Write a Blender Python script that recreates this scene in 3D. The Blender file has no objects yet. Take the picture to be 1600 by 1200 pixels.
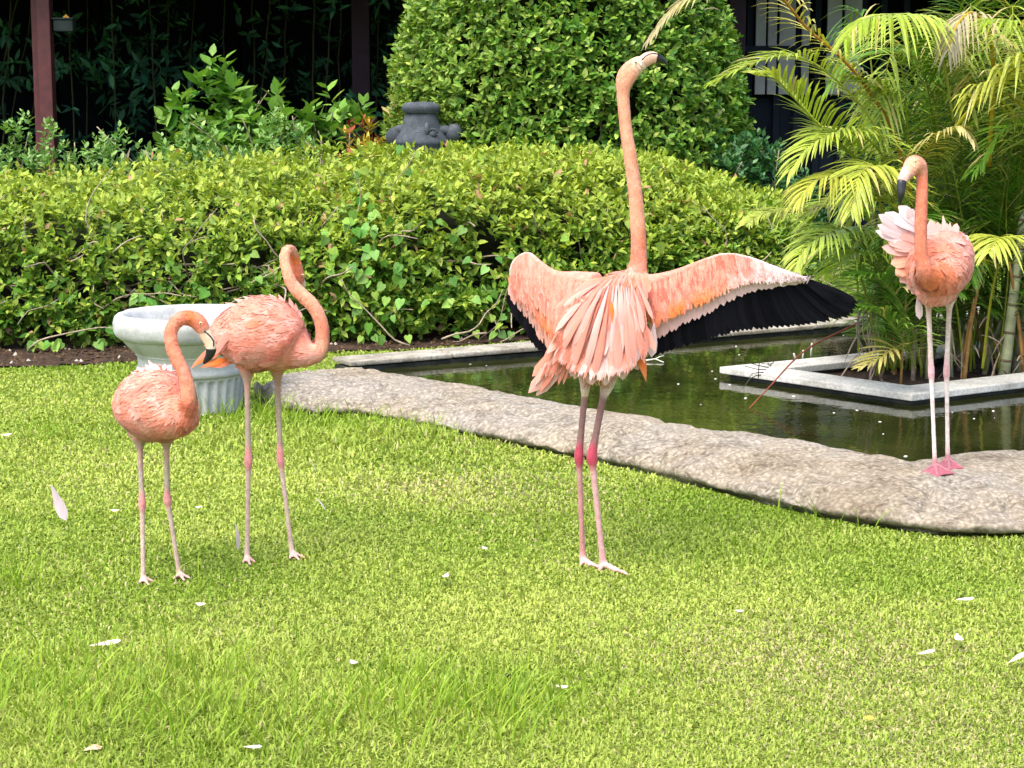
import bpy, math, random
import numpy as np
from mathutils import Vector, Matrix, noise as mnoise

rng = np.random.default_rng(7)
random.seed(7)
SC = bpy.context.scene
COL = SC.collection

# ------------------------------------------------------------------ camera, sky, sun, exposure
CAM_H = 1.35
PITCH = math.radians(8.904)
FPX = 3000.0
cam_d = bpy.data.cameras.new('camera')
cam_d.sensor_width = 36.0
cam_d.lens = FPX / 1600.0 * 36.0
cam_d.clip_start = 0.05
cam_d.clip_end = 2000.0
cam = bpy.data.objects.new('camera', cam_d)
cam.location = (0, 0, CAM_H)
cam.rotation_euler = (math.pi / 2 - PITCH, 0, 0)
COL.objects.link(cam)
SC.camera = cam

SUN_ELEV, SUN_AZ = math.radians(62), math.radians(215)      # azimuth clockwise from +Y: behind the camera, a little left
world = bpy.data.worlds.new('World')
SC.world = world
world.use_nodes = True
wn = world.node_tree
wn.nodes.clear()
w_out = wn.nodes.new('ShaderNodeOutputWorld')
w_bg = wn.nodes.new('ShaderNodeBackground')
w_sky = wn.nodes.new('ShaderNodeTexSky')
w_sky.sky_type = 'NISHITA'
w_sky.sun_disc = False
w_sky.sun_elevation = SUN_ELEV
w_sky.sun_rotation = SUN_AZ
w_sky.dust_density = 4.0
w_sky.air_density = 1.0
w_sky.ozone_density = 0.6
w_bg.inputs['Strength'].default_value = 0.15
wn.links.new(w_sky.outputs[0], w_bg.inputs['Color'])
wn.links.new(w_bg.outputs[0], w_out.inputs['Surface'])

sun_d = bpy.data.lights.new('sun', 'SUN')
sun_d.energy = 1.2
sun_d.angle = math.radians(40)
sun_d.color = (1.0, 0.97, 0.93)
sun = bpy.data.objects.new('sun', sun_d)
sdir = Vector((math.sin(SUN_AZ) * math.cos(SUN_ELEV), math.cos(SUN_AZ) * math.cos(SUN_ELEV), math.sin(SUN_ELEV)))
sun.rotation_euler = sdir.to_track_quat('Z', 'Y').to_euler()
sun.location = sdir * 30
COL.objects.link(sun)

SC.view_settings.view_transform = 'Standard'
SC.view_settings.look = 'None'
SC.view_settings.gamma = 1.0
SC.view_settings.exposure = 1.6
SC.view_settings.use_curve_mapping = False
SC.cycles.max_bounces = 6
SC.cycles.transparent_max_bounces = 4

# ------------------------------------------------------------------ helpers
CT, ST = math.cos(PITCH), math.sin(PITCH)


def ray(u, v):
    a, b = (u - 800.0) / FPX, (600.0 - v) / FPX
    return np.array([a, CT + b * ST, -ST + b * CT])


def W(u, v, Y):
    """the place at distance Y in front of the camera"""
    d = ray(u, v)
    return np.array([0, 0, CAM_H]) + d * (Y / d[1])


def S(u, v, Y):
    """metres per photo pixel there"""
    return Y / ray(u, v)[1] / FPX


def G(u, v, z=0.0):
    d = ray(u, v)
    return np.array([0, 0, CAM_H]) + d * ((z - CAM_H) / d[2])


def project(P):
    q = np.asarray(P) - np.array([0, 0, CAM_H])
    dep = q[:, 1] * CT - q[:, 2] * ST
    upc = q[:, 1] * ST + q[:, 2] * CT
    return 800 + FPX * q[:, 0] / dep, 600 - FPX * upc / dep, dep


def unit(a):
    a = np.asarray(a, float)
    return a / (np.linalg.norm(a, axis=-1, keepdims=True) + 1e-12)


def np_mesh(name, V, F, col=None, smooth=True, mat=None):
    V = np.ascontiguousarray(V, dtype=np.float32)
    F = np.ascontiguousarray(F, dtype=np.int32)
    k = F.shape[1]
    me = bpy.data.meshes.new(name)
    me.vertices.add(len(V))
    me.vertices.foreach_set('co', V.ravel())
    me.loops.add(F.size)
    me.loops.foreach_set('vertex_index', F.ravel())
    me.polygons.add(len(F))
    me.polygons.foreach_set('loop_start', np.arange(0, F.size, k, dtype=np.int32))
    try:
        me.polygons.foreach_set('loop_total', np.full(len(F), k, dtype=np.int32))
    except Exception:
        pass
    me.polygons.foreach_set('use_smooth', np.full(len(F), smooth, dtype=bool))
    if col is not None:
        c4 = np.ones((len(V), 4), dtype=np.float32)
        c4[:, :3] = col
        at = me.color_attributes.new('Col', 'FLOAT_COLOR', 'POINT')
        at.data.foreach_set('color', c4.ravel())
    me.update(calc_edges=True)
    me.validate()
    if mat:
        me.materials.append(mat)
    return me


def link(name, me, parent=None, base=None):
    o = bpy.data.objects.new(name, me)
    COL.objects.link(o)
    if parent is not None:
        o.parent = parent
    return o


def thing(name, label, cat, loc, group=None):
    o = bpy.data.objects.new(name, None)
    o.empty_display_size = 0.1
    o.location = tuple(loc)
    COL.objects.link(o)
    tag(o, label, cat, group)
    return o


def tag(o, label, cat, group=None):
    o['label'] = label
    o['category'] = cat
    if group:
        o['group'] = group


def part(name, V, F, parent, mat, col=None, smooth=True, kind=None):
    """world-space geometry as a child of a thing (or of a part)"""
    b = np.zeros(3)
    p = parent
    while p is not None:
        b += np.array(p.location)
        p = p.parent
    me = np_mesh(name, np.asarray(V) - b, F, col, smooth, mat)
    o = link(name, me, parent)
    if kind:
        o['kind'] = kind
    return o


def struct(name, V, F, mat, col=None, smooth=False, kind='structure'):
    o = link(name, np_mesh(name, V, F, col, smooth, mat))
    o['kind'] = kind
    return o


def catmull(P, n):
    """P (k,d) -> n*(k-1)+1 samples"""
    P = np.asarray(P, float)
    Q = np.vstack([2 * P[0] - P[1], P, 2 * P[-1] - P[-2]])
    out = []
    for i in range(1, len(Q) - 2):
        t = np.linspace(0, 1, n, endpoint=False)[:, None]
        p0, p1, p2, p3 = Q[i - 1], Q[i], Q[i + 1], Q[i + 2]
        out.append(0.5 * ((2 * p1) + (-p0 + p2) * t + (2 * p0 - 5 * p1 + 4 * p2 - p3) * t ** 2 + (-p0 + 3 * p1 - 3 * p2 + p3) * t ** 3))
    out.append(P[-1:])
    return np.vstack(out)


def tube(P, R, seg=8, sq=None, caps=True):
    """tube along points P with radii R; quads + cap fans given as triangles"""
    P = np.asarray(P, float)
    R = np.broadcast_to(np.asarray(R, float), (len(P),)).copy()
    T = np.gradient(P, axis=0)
    T = unit(T)
    ref = np.array([0.3, 1.0, 0.2])
    N = np.zeros_like(P)
    n = unit(np.cross(T[0], ref))
    for i in range(len(P)):
        n = n - T[i] * np.dot(n, T[i])
        n = n / (np.linalg.norm(n) + 1e-9)
        N[i] = n
    B = np.cross(T, N)
    a = np.linspace(0, 2 * math.pi, seg, endpoint=False)
    off = N[:, None, :] * np.cos(a)[None, :, None] + B[:, None, :] * np.sin(a)[None, :, None]
    if sq is not None:
        sq = np.broadcast_to(np.asarray(sq, float), (len(P),))
        off[:, :, 1] *= sq[:, None]
    V = (P[:, None, :] + off * R[:, None, None]).reshape(-1, 3)
    F = []
    for i in range(len(P) - 1):
        for j in range(seg):
            k = (j + 1) % seg
            a0, b0, c0, d0 = i * seg + j, i * seg + k, (i + 1) * seg + k, (i + 1) * seg + j
            F += [(a0, b0, c0), (a0, c0, d0)]
    if caps:
        V = np.vstack([V, P[0] - T[0] * R[0] * 0.5, P[-1] + T[-1] * R[-1] * 0.5])
        e0, e1 = len(V) - 2, len(V) - 1
        L = (len(P) - 1) * seg
        for j in range(seg):
            k = (j + 1) % seg
            F += [(e0, k, j), (e1, L + j, L + k)]
    return V, np.array(F)


def merge(items):
    VV, FF, n = [], [], 0
    for V, F in items:
        VV.append(np.asarray(V, float))
        FF.append(np.asarray(F) + n)
        n += len(V)
    return np.vstack(VV), np.vstack(FF)


def box(c, d, bev=0.0):
    """closed box, centre c, size d, with chamfered edges (triangles)"""
    import bmesh
    bm = bmesh.new()
    bmesh.ops.create_cube(bm, size=1.0)
    bmesh.ops.scale(bm, vec=d, verts=bm.verts)
    if bev:
        bmesh.ops.bevel(bm, geom=list(bm.edges), offset=bev, segments=2, affect='EDGES', profile=0.6)
    bmesh.ops.triangulate(bm, faces=bm.faces)
    bm.verts.index_update()
    V = np.array([v.co[:] for v in bm.verts]) + np.array(c)
    F = np.array([[v.index for v in f.verts] for f in bm.faces])
    bm.free()
    return V, F


def in_poly(X, Y, poly):
    poly = np.asarray(poly)
    r = np.zeros(len(X), bool)
    j = len(poly) - 1
    for i in range(len(poly)):
        xi, yi, xj, yj = poly[i, 0], poly[i, 1], poly[j, 0], poly[j, 1]
        c = ((yi > Y) != (yj > Y)) & (X < (xj - xi) * (Y - yi) / (yj - yi + 1e-12) + xi)
        r ^= c
        j = i
    return r


def vnoise(P, s, seed=0.0):
    o = Vector((seed * 3.1, seed * 7.7, seed * 1.3))
    return np.array([mnoise.noise(Vector(p) * s + o) for p in np.asarray(P, float).tolist()])


def snoise(X, Y, s, seed=0):
    """cheap smooth 2-D noise in about [-1, 1]"""
    r = np.random.default_rng(seed)
    out = np.zeros_like(X)
    for _ in range(7):
        a = r.uniform(0, 2 * math.pi)
        k = s * r.uniform(0.6, 1.8)
        out += np.sin((X * math.cos(a) + Y * math.sin(a)) * k + r.uniform(0, 6.28))
    return out / 3.2


# ------------------------------------------------------------------ materials
def new_mat(name):
    m = bpy.data.materials.new(name)
    m.use_nodes = True
    nt = m.node_tree
    nt.nodes.clear()
    out = nt.nodes.new('ShaderNodeOutputMaterial')
    return m, nt, out


def N(nt, t, **kw):
    n = nt.nodes.new(t)
    for k, v in kw.items():
        if k.startswith('_'):
            setattr(n, k[1:], v)
        else:
            n.inputs[k.replace('__', ' ')].default_value = v
    return n


def ramp(nt, fac, stops):
    r = nt.nodes.new('ShaderNodeValToRGB')
    e = r.color_ramp.elements
    while len(e) < len(stops):
        e.new(0.5)
    for x, (p, c) in zip(e, stops):
        x.position = p
        x.color = (*c, 1) if len(c) == 3 else c
    nt.links.new(fac, r.inputs[0])
    return r.outputs[0]


def mixc(nt, fac, a, b, mode='MIX'):
    m = nt.nodes.new('ShaderNodeMix')
    m.data_type = 'RGBA'
    m.blend_type = mode
    for sock, v in ((m.inputs[0], fac), (m.inputs[6], a), (m.inputs[7], b)):
        if hasattr(v, 'links'):
            nt.links.new(v, sock)
        else:
            sock.default_value = v if not isinstance(v, tuple) else (*v, 1)[:4]
    return m.outputs[2]


def stone_mat(name, c1, c2, c3, scale=6.0, rough=0.85, bump=0.4, fine=120.0, fine_amt=0.5):
    m, nt, out = new_mat(name)
    co = N(nt, 'ShaderNodeNewGeometry').outputs['Position']
    n1 = N(nt, 'ShaderNodeTexNoise', Scale=scale, Detail=8.0, Roughness=0.65)
    n2 = N(nt, 'ShaderNodeTexNoise', Scale=fine, Detail=4.0, Roughness=0.7)
    nt.links.new(co, n1.inputs['Vector'])
    nt.links.new(co, n2.inputs['Vector'])
    base = ramp(nt, n1.outputs[0], [(0.3, c1), (0.5, c2), (0.7, c3)])
    f = ramp(nt, n2.outputs[0], [(0.35, (1 - fine_amt,) * 3), (0.6, (1, 1, 1)), (0.75, (1 + fine_amt * .5,) * 3)])
    c = mixc(nt, 1.0, base, f, 'MULTIPLY')
    b = N(nt, 'ShaderNodeBsdfPrincipled', Roughness=rough)
    b.inputs['Specular IOR Level'].default_value = 0.25
    nt.links.new(c, b.inputs['Base Color'])
    h = mixc(nt, 0.5, n1.outputs[0], n2.outputs[0])
    bp = N(nt, 'ShaderNodeBump', Strength=bump, Distance=0.02)
    nt.links.new(h, bp.inputs['Height'])
    nt.links.new(bp.outputs[0], b.inputs['Normal'])
    nt.links.new(b.outputs[0], out.inputs[0])
    return m


def rock_mat():
    """conglomerate: pale pebbles in a browner matrix, grey lichen stains, thin dark cracks"""
    m, nt, out = new_mat('pebbly_rock')
    co = N(nt, 'ShaderNodeNewGeometry').outputs['Position']
    def nz(s, d=6.0, r=.6):
        n = N(nt, 'ShaderNodeTexNoise', Scale=s, Detail=d, Roughness=r)
        nt.links.new(co, n.inputs['Vector'])
        return n.outputs[0]
    big, mid_, fine = nz(1.7), nz(7.0, 8.0, .7), nz(60.0, 4.0, .7)
    base = ramp(nt, big, [(.30, (.19, .15, .10)), (.44, (.30, .265, .205)), (.60, (.29, .27, .235)), (.75, (.37, .34, .29))])
    st = ramp(nt, mid_, [(.28, (.68, .64, .58)), (.42, (.96, .94, .92)), (.7, (1.08, 1.08, 1.06))])
    c = mixc(nt, 1.0, base, st, 'MULTIPLY')
    vo = N(nt, 'ShaderNodeTexVoronoi', Scale=62.0, Randomness=1.0)
    nt.links.new(co, vo.inputs['Vector'])
    peb = ramp(nt, vo.outputs['Distance'], [(.18, (1.35, 1.3, 1.2)), (.38, (1.0, 1.0, 1.0)), (.62, (.55, .50, .44))])
    c = mixc(nt, .5, c, peb, 'MULTIPLY')
    f = ramp(nt, fine, [(.34, (.55, .52, .48)), (.55, (1, 1, 1)), (.72, (1.2, 1.2, 1.18))])
    c = mixc(nt, .8, c, f, 'MULTIPLY')
    mp = N(nt, 'ShaderNodeMapping')
    mp.inputs['Scale'].default_value = (1.0, 2.2, 2.5)
    nt.links.new(co, mp.inputs['Vector'])
    wr = N(nt, 'ShaderNodeTexNoise', Scale=2.6, Detail=7.0, Roughness=.62)
    nt.links.new(mp.outputs[0], wr.inputs['Vector'])
    cr = ramp(nt, wr.outputs[0], [(.485, (1, 1, 1)), (.499, (.22, .19, .15)), (.502, (.22, .19, .15)), (.516, (1, 1, 1))])
    c = mixc(nt, .5, c, cr, 'MULTIPLY')
    bs = N(nt, 'ShaderNodeBsdfPrincipled', Roughness=.92)
    bs.inputs['Specular IOR Level'].default_value = .15
    nt.links.new(c, bs.inputs['Base Color'])
    h = mixc(nt, .45, peb, f)
    h = mixc(nt, .4, h, cr)
    bp = N(nt, 'ShaderNodeBump', Strength=.5, Distance=.008)
    nt.links.new(h, bp.inputs['Height'])
    nt.links.new(bp.outputs[0], bs.inputs['Normal'])
    nt.links.new(bs.outputs[0], out.inputs[0])
    return m


def leaf_mat(name, by_object=False, rough=0.42, trans=0.28, spec=0.22):
    """pigment comes from the leaf: a colour attribute for joined leaves, the object colour for single ones"""
    m, nt, out = new_mat(name)
    if by_object:
        c = N(nt, 'ShaderNodeObjectInfo').outputs['Color']
    else:
        c = N(nt, 'ShaderNodeAttribute', _attribute_name='Col').outputs['Color']
    n = N(nt, 'ShaderNodeTexNoise', Scale=60.0, Detail=2.0)
    nt.links.new(N(nt, 'ShaderNodeNewGeometry').outputs['Position'], n.inputs['Vector'])
    f = ramp(nt, n.outputs[0], [(0.3, (.82, .82, .82)), (0.7, (1.15, 1.15, 1.1))])
    c = mixc(nt, 1.0, c, f, 'MULTIPLY')
    b = N(nt, 'ShaderNodeBsdfPrincipled', Roughness=rough)
    b.inputs['Specular IOR Level'].default_value = spec
    nt.links.new(c, b.inputs['Base Color'])
    t = N(nt, 'ShaderNodeBsdfTranslucent')
    tc = mixc(nt, 1.0, c, (1.15, 1.1, .5), 'MULTIPLY')
    nt.links.new(tc, t.inputs['Color'])
    mx = N(nt, 'ShaderNodeMixShader')
    mx.inputs[0].default_value = trans
    nt.links.new(b.outputs[0], mx.inputs[1])
    nt.links.new(t.outputs[0], mx.inputs[2])
    nt.links.new(mx.outputs[0], out.inputs[0])
    return m


def flat_mat(name, c, rough=0.6, spec=0.3, var=0.25, scale=30.0, bump=0.0):
    m, nt, out = new_mat(name)
    n = N(nt, 'ShaderNodeTexNoise', Scale=scale, Detail=5.0, Roughness=0.6)
    nt.links.new(N(nt, 'ShaderNodeNewGeometry').outputs['Position'], n.inputs['Vector'])
    lo, hi = tuple(x * (1 - var) for x in c), tuple(min(1, x * (1 + var)) for x in c)
    cc = ramp(nt, n.outputs[0], [(0.3, lo), (0.7, hi)])
    b = N(nt, 'ShaderNodeBsdfPrincipled', Roughness=rough)
    b.inputs['Specular IOR Level'].default_value = spec
    nt.links.new(cc, b.inputs['Base Color'])
    if bump:
        bp = N(nt, 'ShaderNodeBump', Strength=bump, Distance=0.01)
        nt.links.new(n.outputs[0], bp.inputs['Height'])
        nt.links.new(bp.outputs[0], b.inputs['Normal'])
    nt.links.new(b.outputs[0], out.inputs[0])
    return m


def ground_mat():
    m, nt, out = new_mat('lawn_ground')
    co = N(nt, 'ShaderNodeNewGeometry').outputs['Position']
    n1 = N(nt, 'ShaderNodeTexNoise', Scale=1.3, Detail=5.0)
    n2 = N(nt, 'ShaderNodeTexNoise', Scale=140.0, Detail=3.0, Roughness=0.7)
    nt.links.new(co, n1.inputs['Vector'])
    nt.links.new(co, n2.inputs['Vector'])
    a = ramp(nt, n1.outputs[0], [(0.3, (.11, .19, .025)), (0.6, (.17, .25, .035)), (0.75, (.22, .25, .06))])
    f = ramp(nt, n2.outputs[0], [(0.35, (.25, .25, .2)), (0.65, (1.2, 1.2, 1.1))])
    c = mixc(nt, 1.0, a, f, 'MULTIPLY')
    b = N(nt, 'ShaderNodeBsdfPrincipled', Roughness=0.9)
    b.inputs['Specular IOR Level'].default_value = 0.1
    nt.links.new(c, b.inputs['Base Color'])
    nt.links.new(b.outputs[0], out.inputs[0])
    return m


def water_mat():
    m, nt, out = new_mat('pond_water')
    co = N(nt, 'ShaderNodeNewGeometry').outputs['Position']
    b = N(nt, 'ShaderNodeBsdfPrincipled', Roughness=0.03, IOR=1.33)
    n0 = N(nt, 'ShaderNodeTexNoise', Scale=2.5, Detail=4.0)
    nt.links.new(co, n0.inputs['Vector'])
    nt.links.new(ramp(nt, n0.outputs[0], [(0.35, (.009, .012, .003)), (0.7, (.028, .030, .008))]), b.inputs['Base Color'])
    mp = N(nt, 'ShaderNodeMapping')
    mp.inputs['Scale'].default_value = (1.0, 1.0, 1.0)
    nt.links.new(co, mp.inputs['Vector'])
    n1 = N(nt, 'ShaderNodeTexNoise', Scale=14.0, Detail=3.0, Roughness=0.5)
    nt.links.new(mp.outputs[0], n1.inputs['Vector'])
    bp = N(nt, 'ShaderNodeBump', Strength=0.07, Distance=0.02)
    nt.links.new(n1.outputs[0], bp.inputs['Height'])
    nt.links.new(bp.outputs[0], b.inputs['Normal'])
    nt.links.new(b.outputs[0], out.inputs[0])
    return m


def plumage_mat():
    """skin and plumage of a bird: pigment per vertex, broken up by small feather relief"""
    m, nt, out = new_mat('plumage')
    c = N(nt, 'ShaderNodeAttribute', _attribute_name='Col').outputs['Color']
    co = N(nt, 'ShaderNodeNewGeometry').outputs['Position']
    n1 = N(nt, 'ShaderNodeTexNoise', Scale=55.0, Detail=4.0, Roughness=0.65)
    n2 = N(nt, 'ShaderNodeTexNoise', Scale=230.0, Detail=3.0, Roughness=0.6)
    nt.links.new(co, n1.inputs['Vector'])
    nt.links.new(co, n2.inputs['Vector'])
    f = ramp(nt, n1.outputs[0], [(0.3, (.80, .74, .70)), (0.55, (1, 1, 1)), (0.75, (1.12, 1.22, 1.25))])
    c2 = mixc(nt, 1.0, c, f, 'MULTIPLY')
    f2 = ramp(nt, n2.outputs[0], [(0.35, (.84, .80, .78)), (0.6, (1.05, 1.08, 1.08))])
    c3 = mixc(nt, 0.8, c2, f2, 'MULTIPLY')
    b = N(nt, 'ShaderNodeBsdfPrincipled', Roughness=0.75)
    b.inputs['Specular IOR Level'].default_value = 0.2
    b.inputs['Sheen Weight'].default_value = 0.15
    nt.links.new(c3, b.inputs['Base Color'])
    h = mixc(nt, 0.4, n1.outputs[0], n2.outputs[0])
    bp = N(nt, 'ShaderNodeBump', Strength=0.45, Distance=0.006)
    nt.links.new(h, bp.inputs['Height'])
    nt.links.new(bp.outputs[0], b.inputs['Normal'])
    nt.links.new(b.outputs[0], out.inputs[0])
    return m


def feather_mat(name, tip_pale=0.14, gloss=0.75, spec=.15):
    """a single feather: the object's own colour, fine barbs, a paler edge and tip"""
    m, nt, out = new_mat(name)
    oc = N(nt, 'ShaderNodeObjectInfo').outputs['Color']
    tc = N(nt, 'ShaderNodeTexCoord').outputs['Object']
    sx = N(nt, 'ShaderNodeSeparateXYZ')
    nt.links.new(tc, sx.inputs[0])
    # barbs: noise stretched along the vane
    mp = N(nt, 'ShaderNodeMapping')
    mp.inputs['Scale'].default_value = (9.0, 1.6, 3.0)
    nt.links.new(tc, mp.inputs['Vector'])
    rnd = N(nt, 'ShaderNodeObjectInfo').outputs['Random']
    nz = N(nt, 'ShaderNodeTexNoise', Scale=2.2, Detail=4.0, Roughness=0.6, _noise_dimensions='4D')
    nt.links.new(mp.outputs[0], nz.inputs['Vector'])
    mul = N(nt, 'ShaderNodeMath', _operation='MULTIPLY')
    mul.inputs[1].default_value = 40.0
    nt.links.new(rnd, mul.inputs[0])
    nt.links.new(mul.outputs[0], nz.inputs['W'])
    f = ramp(nt, nz.outputs[0], [(0.3, (.78, .72, .70)), (0.55, (1, 1, 1)), (0.75, (1.12, 1.2, 1.22))])
    c = mixc(nt, 1.0, oc, f, 'MULTIPLY')
    tipf = ramp(nt, sx.outputs['Y'], [(0.45, (0, 0, 0)), (1.0, (tip_pale,) * 3)])
    c = mixc(nt, tipf, c, (.86, .66, .60))
    b = N(nt, 'ShaderNodeBsdfPrincipled', Roughness=gloss)
    b.inputs['Specular IOR Level'].default_value = spec
    nt.links.new(c, b.inputs['Base Color'])
    bp = N(nt, 'ShaderNodeBump', Strength=0.3, Distance=0.004)
    nt.links.new(nz.outputs[0], bp.inputs['Height'])
    nt.links.new(bp.outputs[0], b.inputs['Normal'])
    t = N(nt, 'ShaderNodeBsdfTranslucent')
    nt.links.new(c, t.inputs['Color'])
    mx = N(nt, 'ShaderNodeMixShader')
    mx.inputs[0].default_value = 0.18
    nt.links.new(b.outputs[0], mx.inputs[1])
    nt.links.new(t.outputs[0], mx.inputs[2])
    nt.links.new(mx.outputs[0], out.inputs[0])
    return m


M = {
    'ground': ground_mat(), 'water': water_mat(), 'plumage': plumage_mat(),
    'feather': feather_mat('pink_feather'), 'black_feather': feather_mat('black_feather', 0.0, 0.8, .06),
    'white_feather': feather_mat('white_feather', 0.1, 0.7),
    'leaf': leaf_mat('leaf'), 'leaf_one': leaf_mat('single_leaf', True),
    'palm': leaf_mat('palm_leaf', rough=0.38, trans=0.3), 'palm_one': leaf_mat('single_palm_leaflet', True, 0.38, 0.3),
    'grass': leaf_mat('grass_blade', rough=0.55, trans=0.3, spec=0.2),
    'rock': rock_mat(),
    'kerb': stone_mat('pale_coping', (.34, .32, .26), (.60, .58, .51), (.70, .68, .61), 6.0, 0.85, 0.3, 70.0, 0.32),
    'far_kerb': stone_mat('weathered_coping', (.16, .14, .10), (.34, .31, .245), (.50, .465, .39), 7.0, 0.88, 0.5, 70.0, 0.45),
    'wet_wall': stone_mat('wet_shaded_wall', (.012, .014, .012), (.035, .038, .03), (.07, .075, .06), 9.0, 0.5, 0.4, 60.0, 0.4),
    'pot': stone_mat('painted_urn', (.27, .275, .26), (.46, .465, .45), (.57, .57, .55), 3.5, 0.75, 0.15, 80.0, 0.14),
    'basalt': stone_mat('dark_basalt', (.035, .043, .052), (.060, .070, .082), (.10, .112, .125), 12.0, 0.75, 0.3, 120.0, 0.35),
    'soil': stone_mat('garden_soil', (.025, .014, .008), (.055, .032, .018), (.11, .07, .045), 14.0, 0.95, 1.0, 60.0, 0.6),
    'clod': flat_mat('soil_clod', (.10, .065, .04), 0.95, 0.1, 0.5, 40.0),
    'bark': flat_mat('twig_bark', (.30, .24, .17), 0.85, 0.15, 0.4, 40.0),
    'dark_bark': flat_mat('dark_cane', (.045, .05, .03), 0.8, 0.15, 0.4, 10.0),
    'inner': flat_mat('shade_hull_black', (.012, .014, .006), 0.95, 0.05, 0.5, 25.0),  # near-black colour of the light-blocking hulls inside the plants
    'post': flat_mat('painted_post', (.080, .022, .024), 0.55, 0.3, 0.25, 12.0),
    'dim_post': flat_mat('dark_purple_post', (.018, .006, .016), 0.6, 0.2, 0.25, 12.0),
    'shade_roof': flat_mat('shade_roof_boards', (.02, .016, .014), 0.9, 0.1, 0.3, 4.0),
    'void': flat_mat('shade_dark_boards', (.008, .011, .019), 0.9, 0.1, 0.4, 3.0),  # near-black: the deep shade of the background is put into the colour
    'panel': flat_mat('grey_panel', (.20, .20, .215), 0.7, 0.3, 0.15, 5.0),
    'box_grey': flat_mat('dull_box', (.018, .026, .024), 0.7, 0.3, 0.3, 12.0),
    'cane': flat_mat('palm_cane', (.27, .29, .16), 0.55, 0.3, 0.35, 14.0),
    'ring': flat_mat('cane_ring', (.13, .10, .06), 0.7, 0.2, 0.3, 20.0),
    'stalk': flat_mat('brown_stalk', (.28, .15, .045), 0.65, 0.2, 0.4, 20.0),
    'dry': flat_mat('dry_frond', (.22, .17, .12), 0.85, 0.15, 0.45, 25.0),
    'red_stalk': flat_mat('red_stalk', (.20, .055, .03), 0.6, 0.25, 0.35, 20.0),
    'twig': flat_mat('bleached_twig', (.60, .58, .50), 0.8, 0.2, 0.2, 20.0),
    'white': flat_mat('white_petal', (.80, .79, .74), 0.6, 0.3, 0.08, 30.0),
    'eye': flat_mat('bird_eye', (.02, .015, .01), 0.15, 0.6, 0.1, 30.0),
    'bill_black': flat_mat('bill_black', (.012, .012, .015), 0.35, 0.5, 0.2, 30.0),
    'seed': flat_mat('seed_black', (.015, .013, .012), 0.6, 0.3, 0.3, 30.0),
    'orange_leaf': flat_mat('orange_leaf', (.62, .30, .05), 0.6, 0.3, 0.25, 60.0),
    'tan_leaf': flat_mat('tan_leaf', (.55, .38, .24), 0.7, 0.2, 0.3, 60.0),
}

# ------------------------------------------------------------------ the setting: lawn, pool, rock edge, kerbs
ROCK_FRONT = [(398, 618), (425, 640), (470, 650), (560, 655), (650, 668), (720, 684), (800, 699), (900, 719), (1000, 741), (1100, 766), (1200, 792), (1290, 814), (1430, 837), (1520, 843), (1620, 841), (1760, 838), (1900, 830)]
ROCK_CREST = [(412, 606), (435, 588), (480, 578), (565, 574), (650, 586), (710, 595), (790, 610), (870, 626), (970, 646), (1080, 664), (1200, 681), (1300, 697), (1430, 717), (1500, 710), (1600, 700), (1720, 692), (1850, 684)]
nr = len(ROCK_FRONT)
ROCK_H = [.07, .10, .11] + [.11] * (nr - 3)
rf = np.array([G(u, v, 0.0) for u, v in ROCK_FRONT])
rc = np.array([G(u, v, h) for (u, v), h in zip(ROCK_CREST, ROCK_H)])
RFs, RCs = catmull(rf, 14), catmull(rc, 14)
WATER_Z = 0.03


def rock_grid():
    """cross sections from the lawn edge over a flat crown to the water"""
    prof = [(.10, -.6), (.09, -.05), (.055, .10), (.0, .22), (-.005, .38), (.05, .54), (.14, .66), (.26, .78), (.4, .87), (.55, .94), (.7, .985), (.82, 1.0), (.92, 1.0), (1.0, .98), (1.05, .90), (1.085, .70), (1.10, .35), (1.10, -.2), (1.09, -.6)]
    # finer by interpolation
    prof = catmull(np.array(prof), 4)
    ns, npf = len(RFs), len(prof)
    V = np.zeros((ns, npf, 3))
    for i in range(ns):
        f, c = RFs[i], RCs[i]
        h = c[2]
        V[i, :, :2] = f[:2] + (c[:2] - f[:2]) * prof[:, :1]
        V[i, :, 2] = prof[:, 1] * h
    P = V.reshape(-1, 3)
    n1 = vnoise(P, 2.3, 1)
    n2 = vnoise(P, 7.0, 2)
    n3 = vnoise(P, 22.0, 3)
    n4 = vnoise(P * np.array([1, 1, 1.5]), 55.0, 4)
    w = np.clip(np.tile(prof[:, 1], ns), 0, 1)
    ins = np.tile(prof[:, 0], ns)
    lowf = np.where(ins < .55, 1.0, .35)
    dz = (.020 * n1 + .020 * n2 * lowf + .013 * n3 * lowf + .007 * n4 * lowf) * w
    # shallow ledge seams running along the rock
    seam = np.abs(n1 * .6 + n2 * .4)
    dz -= .03 * np.clip(1 - seam / .07, 0, 1) * w * lowf
    out = np.zeros_like(P)
    out[:, 2] = dz
    side = unit(np.tile((RFs - RCs)[:, None, :] * np.array([1, 1, 0]), (1, npf, 1)).reshape(-1, 3))
    out += side * (np.where(ins < .3, 1, .1) * (.035 * n2 + .02 * n3))[:, None]
    P = P + out
    idx = np.arange(ns * npf).reshape(ns, npf)
    a, b, c, d = idx[:-1, :-1], idx[1:, :-1], idx[1:, 1:], idx[:-1, 1:]
    Fq = np.stack([a, b, c, d], -1).reshape(-1, 4)
    F = np.vstack([Fq[:, [0, 1, 2]], Fq[:, [0, 2, 3]]])
    # closed left end
    e = idx[0]
    P = np.vstack([P, P[e].mean(0)[None]])
    m = len(P) - 1
    F = np.vstack([F, np.array([(m, e[j], e[j + 1]) for j in range(npf - 1)])])
    return P, F


rkV, rkF = rock_grid()
rock_root = thing('rock_edging', 'long low beige rock edging with a rough pebbly face along the pool', 'rock edging', rf[8])
part('rock_face', rkV, rkF, rock_root, M['rock'])


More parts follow.
